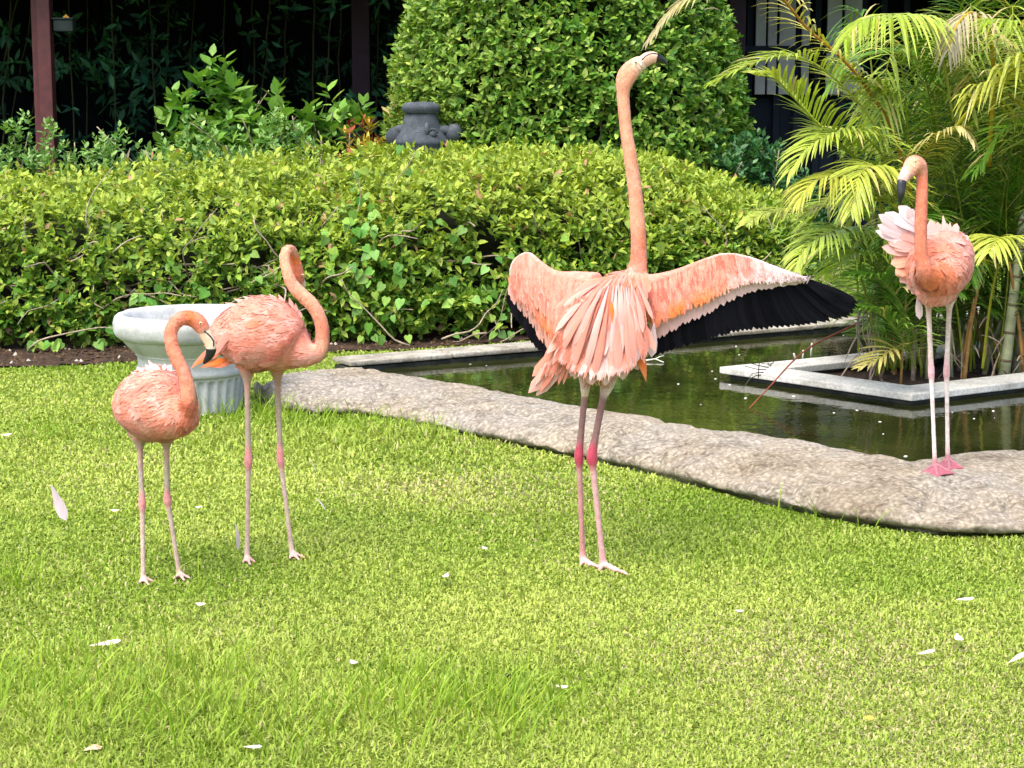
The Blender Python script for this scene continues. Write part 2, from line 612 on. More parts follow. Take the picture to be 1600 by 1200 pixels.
def rock_z(x, y):
    d = (rkV[:-1, 0] - x) ** 2 + (rkV[:-1, 1] - y) ** 2
    k = np.argsort(d)[:6]
    return float(rkV[k, 2].max())


# far coping of the pool: from the left end of the rock to behind the palm
FK0, FK1 = G(545, 566, .075), G(1338, 503, .075)
fdir = unit((FK1 - FK0) * np.array([1, 1, 0]))
FK2 = FK1 + fdir * 1.9
fn = np.array([-fdir[1], fdir[0], 0])            # away from the camera
POOL = np.array([p[:2] for p in list(RCs[2 * 14:])] + [FK2[:2] + np.array([2.5, -1.5]), FK2[:2], FK0[:2]])
ROCKPOLY = np.array([p[:2] for p in RFs] + [p[:2] for p in RCs[::-1]])

kerb_root = thing('pool_coping', 'weathered pale stone coping along the far side of the pool below the hedge', 'pool coping', FK0)
nK = 9
for i in range(nK):
    L = np.linalg.norm((FK2 - FK0)[:2]) / nK
    a = FK0 + fdir * (i * L + .004)
    V, F = box((0, 0, 0), (L - .008, .20, .022), .007)
    R = np.array([[fdir[0], fn[0], 0], [fdir[1], fn[1], 0], [0, 0, 1]])
    V = V @ R.T + a + fdir * (L / 2) + fn * .10 - np.array([0, 0, .011])
    V[:, 2] += rng.uniform(-.003, .003)
    part('coping_stone', V, F, kerb_root, M['far_kerb'], smooth=False)
V, F = box((0, 0, 0), (np.linalg.norm((FK2 - FK0)[:2]), .14, .16), .0)
V = V @ np.array([[fdir[0], fn[0], 0], [fdir[1], fn[1], 0], [0, 0, 1]]).T + (FK0 + FK2) / 2 + fn * .085 - np.array([0, 0, .026 + .082])
part('wet_wall', V, F, kerb_root, M['wet_wall'], smooth=False)

# square planter of pale coping in the pool
KZ = .080
kC, kL, kR = G(1425, 616, KZ), G(1124, 573, KZ), G(1345, 551, KZ)
d1 = unit((kL - kC) * np.array([1, 1, 0]))        # corner -> left
d2 = unit((kR - kL) * np.array([1, 1, 0]))        # left -> far
LEN1, LEN2 = np.linalg.norm((kL - kC)[:2]), 1.9
kB = kC + d2 * LEN2
planter = thing('palm_planter', 'square planter of pale coping slabs standing in the pool round the palm', 'planter', kC)
i1 = d2                                             # inward from the near-left side
i2 = -d1 * -1.0
KW = .19


def slab(p, q, inward, top, th, name, mat, over=0.0, w=KW, mit=0.0):
    dd = unit((q - p) * np.array([1, 1, 0]))
    o = []
    for z in (top, top - th):
        o += [p + dd * 0 - inward * over, q - inward * over, q + inward * w, p + inward * w]
    o = np.array(o)
    o[:4, 2], o[4:, 2] = top, top - th
    import bmesh
    bm = bmesh.new()
    vs = [bm.verts.new(x) for x in o]
    for f in ((0, 1, 2, 3), (7, 6, 5, 4), (0, 4, 5, 1), (1, 5, 6, 2), (2, 6, 7, 3), (3, 7, 4, 0)):
        bm.faces.new([vs[i] for i in f])
    bmesh.ops.recalc_face_normals(bm, faces=bm.faces)
    bmesh.ops.bevel(bm, geom=list(bm.edges), offset=.005, segments=2, affect='EDGES', profile=.6)
    bmesh.ops.triangulate(bm, faces=bm.faces)
    bm.verts.index_update()
    V = np.array([v.co[:] for v in bm.verts])
    F = np.array([[v.index for v in f.verts] for f in bm.faces])
    bm.free()
    return part(name, V, F, planter, mat, smooth=False)


kFarL = kL + d2 * LEN2
inn1, inn2 = d2, -d1                                 # inward of the side along d1 / of the left side
# near-left side (corner to left), left-far side, near-right side
slab(kC, kL, inn1, KZ, .030, 'coping_slab', M['kerb'])
slab(kL + inn1 * (KW + .003), kFarL, inn2, KZ - .001, .030, 'coping_slab', M['kerb'])
slab(kC + inn1 * (KW + .003), kB, d1, KZ - .001, .030, 'coping_slab', M['kerb'])
slab(kFarL - d2 * .19, kB - d2 * .19, d2, KZ + .001, .030, 'coping_slab', M['kerb'])
slab(kC + d1 * .03 + d2 * .03, kL - d1 * .03 + d2 * .03, inn1, KZ - .0315, .14, 'planter_wall', M['wet_wall'], w=.13)  # dark wet tone also carries the shade under the overhanging slabs
slab(kL - d1 * .03 + d2 * .165, kFarL - d1 * .03, inn2, KZ - .0325, .14, 'planter_wall', M['wet_wall'], w=.13)
slab(kC + d1 * .03 + d2 * .165, kB + d1 * .03, d1, KZ - .0325, .14, 'planter_wall', M['wet_wall'], w=.13)
PL = np.array([kC[:2], kL[:2], kFarL[:2], kB[:2]])


def poly_sheet(poly, z, step, hole=None, mat=None, name='sheet', kind='structure', bumpy=0.0):
    lo, hi = poly.min(0), poly.max(0)
    xs, ys = np.arange(lo[0], hi[0] + step, step), np.arange(lo[1], hi[1] + step, step)
    X, Y = np.meshgrid(xs, ys, indexing='ij')
    Z = np.full(X.shape, z)
    if bumpy:
        Z = Z + bumpy * (snoise(X, Y, 9, 3) * .6 + snoise(X, Y, 30, 4) * .4)
    V = np.stack([X, Y, Z], -1).reshape(-1, 3)
    idx = np.arange(len(V)).reshape(X.shape)
    Fq = np.stack([idx[:-1, :-1], idx[1:, :-1], idx[1:, 1:], idx[:-1, 1:]], -1).reshape(-1, 4)
    c = V[Fq].mean(1)
    keep = in_poly(c[:, 0], c[:, 1], poly)
    if hole is not None:
        keep &= ~in_poly(c[:, 0], c[:, 1], hole)
    o = struct(name, V, Fq[keep], mat)
    o['kind'] = kind
    return o


inner = PL.mean(0) + (PL - PL.mean(0)) * .9
big_pool = np.vstack([POOL, ])
poly_sheet(big_pool, WATER_Z, .05, inner, M['water'], 'pool_water')
poly_sheet(PL.mean(0) + (PL - PL.mean(0)) * .93, .025, .06, None, M['soil'], 'planter_soil', bumpy=.02)

# lawn sheet out to the horizon
xs = np.concatenate([[-400, -150, -60, -25, -12], np.arange(-8, 9.01, .25), [13, 25, 60, 150, 400]])
ys = np.concatenate([[-400, -100, -30, -8], np.arange(-2, 22.01, .25), [28, 45, 90, 200, 600]])
X, Y = np.meshgrid(xs, ys, indexing='ij')
V = np.stack([X, Y, np.zeros_like(X)], -1).reshape(-1, 3)
idx = np.arange(len(V)).reshape(X.shape)
struct('lawn', V, np.stack([idx[:-1, :-1], idx[1:, :-1], idx[1:, 1:], idx[:-1, 1:]], -1).reshape(-1, 4), M['ground'])

# soil bed under the hedge
BED_FRONT = [(-160, 585), (0, 576), (120, 572), (240, 566), (330, 560), (450, 556), (540, 551), (640, 548), (760, 539), (900, 528), (1080, 512), (1200, 500)]
bf = np.array([G(u, v, 0) for u, v in BED_FRONT])
bb = bf + np.array([.2, 3.6, 0])
bed_poly = np.vstack([bf[:, :2], bb[::-1, :2]])
poly_sheet(bed_poly, .008, .07, None, M['soil'], 'soil_bed', bumpy=.007)

# ------------------------------------------------------------------ grass
def grass_blades():
    n = 650000
    Y = 3.2 / (1 - rng.random(n) * (1 - 3.2 / 11.0)) ** 1.0
    X = rng.uniform(-1, 1, n) * (.285 * Y + .95)
    keep = ~in_poly(X, Y, ROCKPOLY) & ~in_poly(X, Y, POOL) & ~in_poly(X, Y, bed_poly)
    far_ok = (Y < 9.7) | (X > -.8)
    keep &= far_ok
    X, Y = X[keep], Y[keep]
    n = len(X)
    patch = snoise(X, Y, 2.2, 11)
    fine = snoise(X, Y, 9.0, 12)
    L = .013 + .012 * rng.random(n) + .004 * np.clip(fine, -1, 1)
    L *= np.clip(.75 + .10 * Y / 4, .8, 1.15)
    # longer patches: along the rock edge and in the left foreground
    for (u, v, r, k) in ((200, 1110, .38, 1.0), (700, 1100, .36, .9), (60, 1150, .3, .8), (430, 1180, .25, .6), (560, 680, .55, .9), (650, 690, .4, .7), (345, 668, .35, .7), (100, 690, .3, .5), (40, 930, .22, .6), (360, 1010, .25, .5)):
        c = G(u, v)
        d = ((X - c[0]) / r) ** 2 + ((Y - c[1]) / (r * 1.2)) ** 2
        L *= 1 + k * np.exp(-d)
    wd = .0036 + .0022 * rng.random(n)
    wd *= np.clip(Y / 4.8, .85, 1.7)
    a = rng.uniform(0, 2 * math.pi, n)
    lean = rng.uniform(.25, 1.5, n)
    dx, dy = np.cos(a), np.sin(a)
    sx, sy = -dy, dx
    tw = rng.uniform(-.8, .8, n)
    sx, sy = np.cos(a + math.pi / 2 + tw), np.sin(a + math.pi / 2 + tw)
    V = np.zeros((n, 5, 3), np.float32)
    h1, h2 = L * (.6 - .15 * lean), L * (1 - .52 * lean)
    o1, o2 = L * .3 * lean, L * .85 * lean
    for k, (sgn, h, o, wf) in enumerate(((-1, 0, 0, .8), (1, 0, 0, .8), (-1, h1, o1, 1.), (1, h1, o1, 1.), (0, h2, o2, 0))):
        V[:, k, 0] = X + dx * o + sx * wd * .5 * sgn * wf
        V[:, k, 1] = Y + dy * o + sy * wd * .5 * sgn * wf
        V[:, k, 2] = h
    V[:, :2, 2] = -.004
    i = (np.arange(n) * 5)[:, None]
    F = np.concatenate([i + np.array([[0, 1, 3]]), i + np.array([[0, 3, 2]]), i + np.array([[2, 3, 4]])])
    # pigment: yellow green, deeper patches, straw
    t = np.clip(.5 + .30 * patch + .20 * fine + rng.normal(0, .22, n), 0, 1)[:, None]
    c = np.array([.20, .31, .028]) * (1 - t) + np.array([.42, .49, .105]) * t
    straw = rng.random(n) < (.02 + .05 * np.clip(snoise(X, Y, 3.0, 15), 0, 1))
    for (u, v, r) in ((690, 760, .3), (800, 770, .35), (1290, 1010, .35), (1500, 1150, .4), (1250, 1040, .3)):
        p = G(u, v)
        d = ((X - p[0]) / r) ** 2 + ((Y - p[1]) / (r * .8)) ** 2
        straw |= rng.random(n) < .25 * np.exp(-d)
    c[straw] = np.array([.52, .47, .23]) * rng.uniform(.6, 1.1, (straw.sum(), 1))
    dk = rng.random(n) < .07
    c[dk] *= .45
    col = np.repeat(c, 5, 0)
    o = struct('grass', V.reshape(-1, 3), F, M['grass'], col, smooth=True, kind='stuff')


grass_blades()


def grass_tufts():
    """taller single blades standing over the lawn, as the mower left them"""
    P, Dr, Ln = [], [], []
    spots = [(70, 1090, 40, .45), (130, 1120, 60, .5), (200, 1140, 70, .5), (250, 1100, 50, .4), (320, 1090, 40, .4), (110, 1040, 25, .4), (295, 1040, 20, .4), (650, 1080, 26, .3), (700, 1120, 50, .4), (760, 1120, 40, .4), (810, 1120, 30, .3), (640, 1110, 30, .3), (560, 1120, 20, .4), (480, 1130, 30, .5), (420, 1160, 30, .5), (930, 1080, 12, .5), (535, 655, 30, .5), (640, 665, 30, .5), (690, 680, 20, .4), (450, 655, 24, .3), (380, 660, 20, .3), (75, 690, 18, .25), (30, 920, 16, .2), (560, 690, 30, .6), (1310, 810, 14, .4), (190, 925, 8, .4), (330, 660, 18, .3), (345, 640, 10, .3), (410, 650, 16, .2), (1250, 860, 12, .6)]
    for u, v, k, r in spots:
        c = G(u, v)
        sc = 1.0 if v > 900 else 1.15
        for _ in range(int(k * 2.6)):
            P.append([c[0] + rng.normal(0, r * .3), c[1] + rng.normal(0, r * .3), 0])
            Ln.append(rng.uniform(.045, .125) * sc)
    P, Ln = np.array(P), np.array(Ln)
    keep = ~in_poly(P[:, 0], P[:, 1], ROCKPOLY) & ~in_poly(P[:, 0], P[:, 1], POOL)
    P, Ln = P[keep], Ln[keep]
    n = len(P)
    a = rng.uniform(0, 2 * math.pi, n)
    lean = rng.uniform(.1, .8, n)
    K = 5
    V = np.zeros((n, 2 * K + 1, 3))
    wd = rng.uniform(.0035, .006, n)
    for k in range(K):
        t = k / K
        off = (Ln * lean * t ** 2)[:, None] * np.stack([np.cos(a), np.sin(a), np.zeros(n)], 1)
        z = Ln * (t - .3 * lean * t ** 2)
        s = (wd * .5 * (1 - t * .6))[:, None] * np.stack([-np.sin(a + .8), np.cos(a + .8), np.zeros(n)], 1)
        V[:, 2 * k] = P + off - s
        V[:, 2 * k + 1] = P + off + s
        V[:, 2 * k, 2] = V[:, 2 * k + 1, 2] = z
    V[:, 2 * K] = P + (Ln * lean)[:, None] * np.stack([np.cos(a), np.sin(a), np.zeros(n)], 1)
    V[:, 2 * K, 2] = Ln * (1 - .3 * lean)
    f = []
    for k in range(K - 1):
        b = 2 * k
        f += [(b, b + 1, b + 3), (b, b + 3, b + 2)]
    f.append((2 * K - 2, 2 * K - 1, 2 * K))
    F = ((np.arange(n) * (2 * K + 1))[:, None, None] + np.array(f)[None]).reshape(-1, 3)
    t = rng.random((n, 1))
    c = np.array([.14, .27, .018]) * (1 - t) + np.array([.32, .44, .045]) * t
    struct('grass', V.reshape(-1, 3), F, M['grass'], np.repeat(c, 2 * K + 1, 0), kind='stuff')


grass_tufts()

# soil clods and pale crumbs on the bed
def clods():
    it = []
    base = np.array([[1, 0, 0], [-1, 0, 0], [0, 1, 0], [0, -1, 0], [0, 0, 1], [0, 0, -1]], float)
    f = np.array([[0, 2, 4], [2, 1, 4], [1, 3, 4], [3, 0, 4], [2, 0, 5], [1, 2, 5], [3, 1, 5], [0, 3, 5]])
    cols = []
    for _ in range(900):
        t = rng.random()
        i = rng.integers(0, 8)
        p = bf[i] * (1 - t) + bf[i + 1] * t + np.array([0, rng.uniform(0.02, .7), 0])
        s = rng.uniform(.004, .016)
        it.append((base * s * rng.uniform(.6, 1.3, (6, 3)) + p + np.array([0, 0, .010]), f))
        c = np.array([.09, .055, .03]) * rng.uniform(.5, 1.5) if rng.random() < .95 else np.array([.55, .5, .42])
        cols.append(np.tile(c, (6, 1)))
    V, F = merge(it)
    struct('soil_crumbs', V, F, M['leaf'], np.vstack(cols), smooth=False, kind='stuff')


clods()

# ------------------------------------------------------------------ leaves
def leaf_template(wide=.5, fold=.06, droop=.12, heart=False):
    if heart:
        V = np.array([[0, .06, 0], [0, .5, -.03], [0, 1.0, -droop], [-.22, -.06, .03], [-.45, .14, .05], [-.40, .42, .03], [-.2, .74, -.02], [.22, -.06, .03], [.45, .14, .05], [.40, .42, .03], [.2, .74, -.02]], float)
        F = np.array([[0, 4, 3], [0, 1, 5], [0, 5, 4], [1, 6, 5], [1, 2, 6], [0, 7, 8], [0, 9, 1], [0, 8, 9], [1, 9, 10], [1, 10, 2]])
        return V, F
    h = wide / 2
    V = np.array([[0, 0, 0], [0, .4, -fold], [0, .72, -fold - droop * .4], [0, 1, -droop], [-h * .95, .34, fold * .5], [-h * .72, .68, -droop * .25], [h * .95, .34, fold * .5], [h * .72, .68, -droop * .25]], float)
    F = np.array([[0, 1, 4], [4, 1, 5], [1, 2, 5], [2, 3, 5], [0, 6, 1], [6, 7, 1], [1, 7, 2], [2, 7, 3]])
    return V, F


def shoots(base, d, per, slen, leaf, up=.5, open_a=(1.25, .45), jitter=.25):
    """leafy shoots: positions, directions, normals, lengths of every leaf"""
    n = len(base)
    base, d = np.asarray(base), unit(d)
    k = np.tile(np.arange(per), n)
    B, D = np.repeat(base, per, 0), np.repeat(d, per, 0)
    m = len(B)
    t = (k + .5) / per
    SL = np.repeat(rng.uniform(.6, 1.25, n) * slen, per)
    A = unit(np.cross(D, rng.normal(size=(n, 3)).repeat(per, 0)))
    C = np.cross(D, A)
    phi = k * 2.4 + rng.normal(0, .35, m)
    R = A * np.cos(phi)[:, None] + C * np.sin(phi)[:, None]
    oa = open_a[0] * (1 - t) + open_a[1] * t
    ld = unit(D * np.cos(oa)[:, None] + R * np.sin(oa)[:, None] + rng.normal(0, jitter, (m, 3)))
    pos = B + D * (SL * t)[:, None]
    uw = D + np.array([0, 0, up]) + rng.normal(0, .35, (m, 3))
    side = unit(np.cross(ld, uw))
    nn = unit(np.cross(side, ld))
    L = leaf * rng.uniform(.55, 1.4, m) * (1.05 - .45 * t ** 2)
    return pos, ld, nn, L, t


def leaf_mesh_arrays(tpl, pos, ld, nn, L):
    V, F = tpl
    side = np.cross(ld, nn)
    P = pos[:, None, :] + L[:, None, None] * (V[None, :, 0:1] * side[:, None, :] + V[None, :, 1:2] * ld[:, None, :] + V[None, :, 2:3] * nn[:, None, :])
    FF = (np.arange(len(pos)) * len(V))[:, None, None] + F[None]
    return P.reshape(-1, 3), FF.reshape(-1, 3)


def plant_leaves(root, tpl, pos, ld, nn, L, col, singles=300, part_name='leaf', foliage='foliage'):
    """the leaves that show largest become parts of their own, the rest one joined part"""
    base = np.array(root.location)
    u, v, dep = project(pos + ld * (L * .5)[:, None])
    ok = (u > -5) & (u < 1605) & (v > -5) & (v < 1205)
    cell = (np.floor(u / 13) * 4096 + np.floor(v / 13)).astype(np.int64)
    order = np.argsort(dep)
    seen = {}
    first = []
    for i in order:
        if ok[i] and cell[i] not in seen:
            seen[cell[i]] = 1
            first.append(i)
    first = np.array(first, int)
    if len(first):
        view = unit(pos[first] - np.array([0, 0, CAM_H]))
        size = L[first] / dep[first] * (.35 + np.abs((nn[first] * view).sum(1)))
        pick = first[np.argsort(-size)[:singles]]
    else:
        pick = first
    mask = np.ones(len(pos), bool)
    mask[pick] = False
    if mask.any():
        V, F = leaf_mesh_arrays(tpl, pos[mask], ld[mask], nn[mask], L[mask])
        part(foliage, V, F, root, M['leaf'], np.repeat(col[mask], len(tpl[0]), 0), kind='stuff')
    if len(pick):
        me = np_mesh(part_name, tpl[0], tpl[1], None, True, M['leaf_one'])
        side = np.cross(ld, nn)
        for i in pick:
            o = bpy.data.objects.new(part_name, me)
            COL.objects.link(o)
            o.parent = root
            mtx = Matrix.Identity(4)
            for r in range(3):
                mtx[r][0], mtx[r][1], mtx[r][2] = side[i, r] * L[i], ld[i, r] * L[i], nn[i, r] * L[i]
                mtx[r][3] = pos[i, r] - base[r]
            o.matrix_basis = mtx
            o.color = (*col[i], 1)


def pal(n, stops, w=None):
    c = np.array(stops)
    k = rng.choice(len(c), n, p=w)
    return np.clip(c[k] * rng.uniform(.75, 1.25, (n, 1)) * rng.uniform(.92, 1.08, (n, 3)), 0, .9)


def twig(p, d, length, r, wander=.25, n=7):
    P = [np.array(p, float)]
    d = unit(d)
    for i in range(n - 1):
        d = unit(d + rng.normal(0, wander, 3))
        P.append(P[-1] + d * length / (n - 1))
    P = catmull(np.array(P), 2)
    return tube(P, np.linspace(r, r * .45, len(P)), 5)


# --- the long clipped golden hedge
HC = np.array([[-4.6, 11.0, .70], [-3.4, 11.05, .71], [-2.3, 11.15, .78], [-1.2, 11.3, .82], [-.35, 11.45, .875], [.5, 11.65, .86], [1.1, 11.85, .75], [1.55, 12.0, .58], [1.88, 12.1, .40]])
HCs = catmull(HC, 16)
HALF = 1.42


def hedge_surface(s, phi, k=1.0):
    """s in [0,1] along, phi 0 (front foot) .. pi (back foot)"""
    f = s * (len(HCs) - 1)
    i = np.clip(f.astype(int), 0, len(HCs) - 2)
    t = (f - i)[:, None]
    c = HCs[i] * (1 - t) + HCs[i + 1] * t
    endw = np.clip((1 - s) / .16, 0, 1) ** .5
    hd = HALF * (.35 + .65 * endw)
    cp, sp = np.cos(phi), np.sin(phi)
    e = .72
    yy = -np.sign(cp) * np.abs(cp) ** e * hd * k
    zz = np.abs(sp) ** .62 * c[:, 2] * k
    P = np.stack([c[:, 0] + .12 * yy, c[:, 1] + yy, zz], 1)
    nrm = unit(np.stack([np.zeros_like(phi), -cp * .9, sp + .12], 1))
    return P, nrm


hedge = thing('clipped_hedge', 'long low mounded hedge of yellow-green leaves behind the pool', 'hedge', (-.5, 11.3, 0))
n = 13500
s = rng.random(n)
pr = rng.random(n)
phi = np.where(pr < .22, rng.uniform(.004, .12, n), np.where(pr < .68, rng.uniform(.10, 1.15, n), rng.uniform(1.15, 2.6, n)))
P, nr_ = hedge_surface(s, phi)
lump = vnoise(P, 1.5, 4) * .10 + vnoise(P, 3.2, 5) * .08 + vnoise(P, 8.0, 6) * .05
low = np.clip(1 - P[:, 2] / .42, 0, 1)
depth_in = np.abs(rng.normal(0, .07, n)) + low * rng.uniform(0, .10, n)
P = P + nr_ * (lump - depth_in + .02)[:, None]
keep = rng.random(n) > low * .25
# ragged holes where twigs show
hole = vnoise(P, 3.4, 9) + .35 * low
keep &= ~((hole > .30) & (rng.random(n) < .8) & (P[:, 2] < .66))
P, nr_, lowk = P[keep], nr_[keep], low[keep]
P[:, 2] = np.maximum(P[:, 2], .035)
d = nr_ + np.array([0, -.1, .55]) + rng.normal(0, .45, P.shape)
pos, ld, nn, L, t = shoots(P, d, 7, .085, .055, up=.7, jitter=.4)
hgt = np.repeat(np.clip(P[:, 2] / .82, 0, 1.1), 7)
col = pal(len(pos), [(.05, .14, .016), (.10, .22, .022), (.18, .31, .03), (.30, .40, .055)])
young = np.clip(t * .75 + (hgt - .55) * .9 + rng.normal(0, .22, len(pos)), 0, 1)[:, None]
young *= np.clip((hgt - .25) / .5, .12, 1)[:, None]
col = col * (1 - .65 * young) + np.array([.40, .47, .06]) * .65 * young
dry = rng.random(len(pos)) < .012
col[dry] = np.array([.42, .24, .14])
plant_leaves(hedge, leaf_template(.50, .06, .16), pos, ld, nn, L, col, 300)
# near-black hull added inside the hedge to block light and darken the gaps
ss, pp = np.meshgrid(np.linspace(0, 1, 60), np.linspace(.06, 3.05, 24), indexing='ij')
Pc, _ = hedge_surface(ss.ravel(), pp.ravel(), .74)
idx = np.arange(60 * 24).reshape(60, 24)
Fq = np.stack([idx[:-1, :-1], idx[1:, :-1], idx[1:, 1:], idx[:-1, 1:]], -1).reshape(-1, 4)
part('shade_hull', Pc, Fq, hedge, M['inner'], kind='stuff')
for i in range(170):
    s0 = rng.random() if i > 26 else rng.uniform(.18, .36)
    a = rng.uniform(.05, .45)
    p, nv = hedge_surface(np.array([s0]), np.array([a]), .90)
    d = np.array([rng.normal(0, 1), -.35, rng.normal(.15, .5)])
    V, F = twig(p[0], d, rng.uniform(.25, .65), rng.uniform(.004, .008), .28)
    V[:, 2] = np.maximum(V[:, 2], .012)
    part('branch', V, F, hedge, M['bark'])
for u, v, Y_, L_ in ((45, 545, 9.6, .5), (130, 495, 9.75, .6), (640, 540, 9.7, .5), (690, 530, 9.8, .45), (900, 500, 10.1, .5), (760, 520, 9.9, .5), (270, 480, 9.8, .6), (330, 470, 9.9, .6)):
    V, F = twig(W(u, v, Y_), np.array([rng.choice([-1, 1]), 0, rng.uniform(.1, .5)]), L_, .0055, .25)
    V[:, 2] = np.maximum(V[:, 2], .012)
    part('branch', V, F, hedge, M['bark'])

# --- heart-leaved vine over the hedge face
vine = thing('heart_leaf_vine', 'climbing vine with large heart-shaped leaves hanging over the front of the hedge', 'vine', G(590, 548))
hp = []
for u, v, k, r in ((580, 345, 20, 45), (580, 410, 16, 40), (560, 440, 10, 30), (590, 300, 6, 40), (500, 390, 5, 22), (740, 510, 10, 40), (770, 440, 8, 35), (215, 470, 4, 14), (245, 465, 3, 12), (120, 510, 6, 40), (90, 545, 4, 25), (630, 420, 9, 40), (620, 530, 6, 40), (400, 440, 6, 30), (1010, 350, 8, 50), (700, 360, 6, 60)):
    for _ in range(k):
        hp.append((u + rng.normal(0, r), v + rng.normal(0, r)))
pos, ld, nn, L = [], [], [], []
sp, _ = hedge_surface(rng.random(4000), rng.uniform(.12, 1.2, 4000))
su, sv, sd = project(sp)
for u, v in hp:
    j = np.argsort((su - u) ** 2 + (sv - v) ** 2)[:1]
    y = sp[j, 1].mean() - .14
    p = W(u, v, y)
    if p[2] < .06:
        p[2] = .06
    pos.append(p)
    dd = unit(np.array([rng.normal(0, .8), -.35 + rng.normal(0, .2), -.85]))
    ld.append(dd)
    nv = np.array([rng.normal(0, .5), -.8, .55 + rng.normal(0, .25)])
    nv = unit(nv - dd * np.dot(nv, dd))
    nn.append(nv)
    L.append(rng.uniform(.04, .068))
pos, ld, nn, L = map(np.array, (pos, ld, nn, L))
col = pal(len(pos), [(.08, .21, .03), (.12, .27, .04), (.17, .33, .065), (.24, .38, .06)])
plant_leaves(vine, leaf_template(heart=True, droop=.1), pos, ld, nn, L, col, 300)
for i in range(9):
    u, v = random.choice(hp)
    V, F = twig(W(u, v, 10.1), np.array([rng.normal(0, .6), 0, -1]), .5, .003, .2)
    V[:, 2] = np.maximum(V[:, 2], .012)
    part('vine_stem', V, F, vine, M['bark'])

# --- clipped topiary
TX, TY = W(885, 200, 13.7)[0], 13.7


def topi_r(z):
    return np.interp(z, [0, .3, .9, 1.5, 2.0, 2.5, 2.9, 3.1], [1.16, 1.24, 1.26, 1.16, 1.02, .78, .42, .05])


topiary = thing('clipped_topiary', 'large rounded clipped topiary bush of small bright green leaves behind the hedge', 'topiary', (TX, TY, 0))
n = 10500
z = rng.uniform(.15, 3.0, n)
a = np.where(rng.random(n) < .75, rng.uniform(-math.pi, 0, n), rng.uniform(0, math.pi, n))
r = topi_r(z)
P = np.stack([TX + r * np.cos(a), TY + r * np.sin(a), z], 1)
nv = unit(np.stack([np.cos(a), np.sin(a), np.full(n, .25)], 1))
P += nv * (vnoise(P, 3.0, 15) * .07 + vnoise(P, 8, 16) * .04 - np.abs(rng.normal(0, .07, n)))[:, None]
keep = ~((vnoise(P, 4.5, 17) > .42) & (rng.random(n) < .85))
P, nv = P[keep], nv[keep]
pos, ld, nn, L, t = shoots(P, nv + np.array([0, 0, .45]) + rng.normal(0, .4, P.shape), 7, .08, .056, up=.7)
col = pal(len(pos), [(.06, .16, .02), (.12, .25, .03), (.21, .35, .05), (.33, .44, .09)], [.25, .35, .27, .13])
leftlight = np.clip((TX - pos[:, 0]) / 1.2, 0, 1)[:, None] * np.clip(rng.normal(.5, .4, (len(pos), 1)), 0, 1)  # light from the left, painted into the leaf colour
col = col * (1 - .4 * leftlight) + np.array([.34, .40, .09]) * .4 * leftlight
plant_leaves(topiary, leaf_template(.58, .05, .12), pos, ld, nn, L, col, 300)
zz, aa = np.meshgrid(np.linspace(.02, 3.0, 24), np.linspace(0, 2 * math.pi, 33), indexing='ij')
rr = topi_r(zz) * .80  # near-black hull added inside the bush to block light
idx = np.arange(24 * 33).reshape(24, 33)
part('shade_hull', np.stack([TX + rr * np.cos(aa), TY + rr * np.sin(aa), zz * .96], -1).reshape(-1, 3), np.stack([idx[:-1, :-1], idx[:-1, 1:], idx[1:, 1:], idx[1:, :-1]], -1).reshape(-1, 4), topiary, M['inner'], kind='stuff')
for i in range(26):
    z0, a0 = rng.uniform(.3, 2.0), rng.uniform(-2.6, -.5)
    p = np.array([TX + topi_r(z0) * .9 * math.cos(a0), TY + topi_r(z0) * .9 * math.sin(a0), z0])
    V, F = twig(p, np.array([rng.normal(0, .5), -.3, 1.0]), rng.uniform(.2, .4), .006, .25)
    part('branch', V, F, topiary, M['bark'])


def bush(name, label, cat, centre, size, n, per, slen, leaf, tpl, colors, weights=None, singles=300, up=.7, tipmix=None, low_cut=.05, dirup=1.1, branch=5, core=.72, shrink=.3):
    """an upright leafy shrub filling an ellipsoid over its foot"""
    cx, cy, _ = centre
    root = thing(name, label, cat, (cx, cy, 0))
    q = unit(rng.normal(size=(n, 3)))
    q[:, 2] = np.abs(q[:, 2])
    rad = 1 - shrink * rng.random(n) ** 1.5
    P = np.array([cx, cy, 0]) + q * np.array(size) * rad[:, None]
    P += (vnoise(P, 4.0, cx * 2) * .10)[:, None] * q
    P[:, 2] = np.maximum(P[:, 2], low_cut)
    pos, ld, nn, L, t = shoots(P, q * .8 + np.array([0, 0, dirup]) + rng.normal(0, .3, P.shape), per, slen, leaf, up=up)
    col = pal(len(pos), colors, weights)
    if tipmix is not None:
        w = (np.clip(t - .2, 0, 1) * .75)[:, None]
        col = col * (1 - w) + np.array(tipmix) * w
    plant_leaves(root, tpl, pos, ld, nn, L, col, singles)
    if core:  # near-black hull added to keep light out of the shrub's middle
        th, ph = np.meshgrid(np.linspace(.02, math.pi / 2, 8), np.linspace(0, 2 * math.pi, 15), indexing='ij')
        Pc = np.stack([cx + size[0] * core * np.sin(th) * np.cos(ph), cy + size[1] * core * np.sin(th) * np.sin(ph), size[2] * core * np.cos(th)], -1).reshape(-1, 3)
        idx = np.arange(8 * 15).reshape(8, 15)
        part('shade_hull', Pc, np.stack([idx[:-1, :-1], idx[1:, :-1], idx[1:, 1:], idx[:-1, 1:]], -1).reshape(-1, 4), root, M['inner'], kind='stuff')
    for i in range(branch):
        V, F = twig((cx + rng.normal(0, size[0] * .3), cy, .02), np.array([rng.normal(0, .35), rng.normal(0, .2), 1]), size[2] * .95, .009, .12)
        part('stem', V, F, root, M['bark'])
    return root


OVAL = leaf_template(.55, .04, .08)
LANCE = leaf_template(.34, .05, .1)
BROAD = leaf_template(.60, .05, .12)
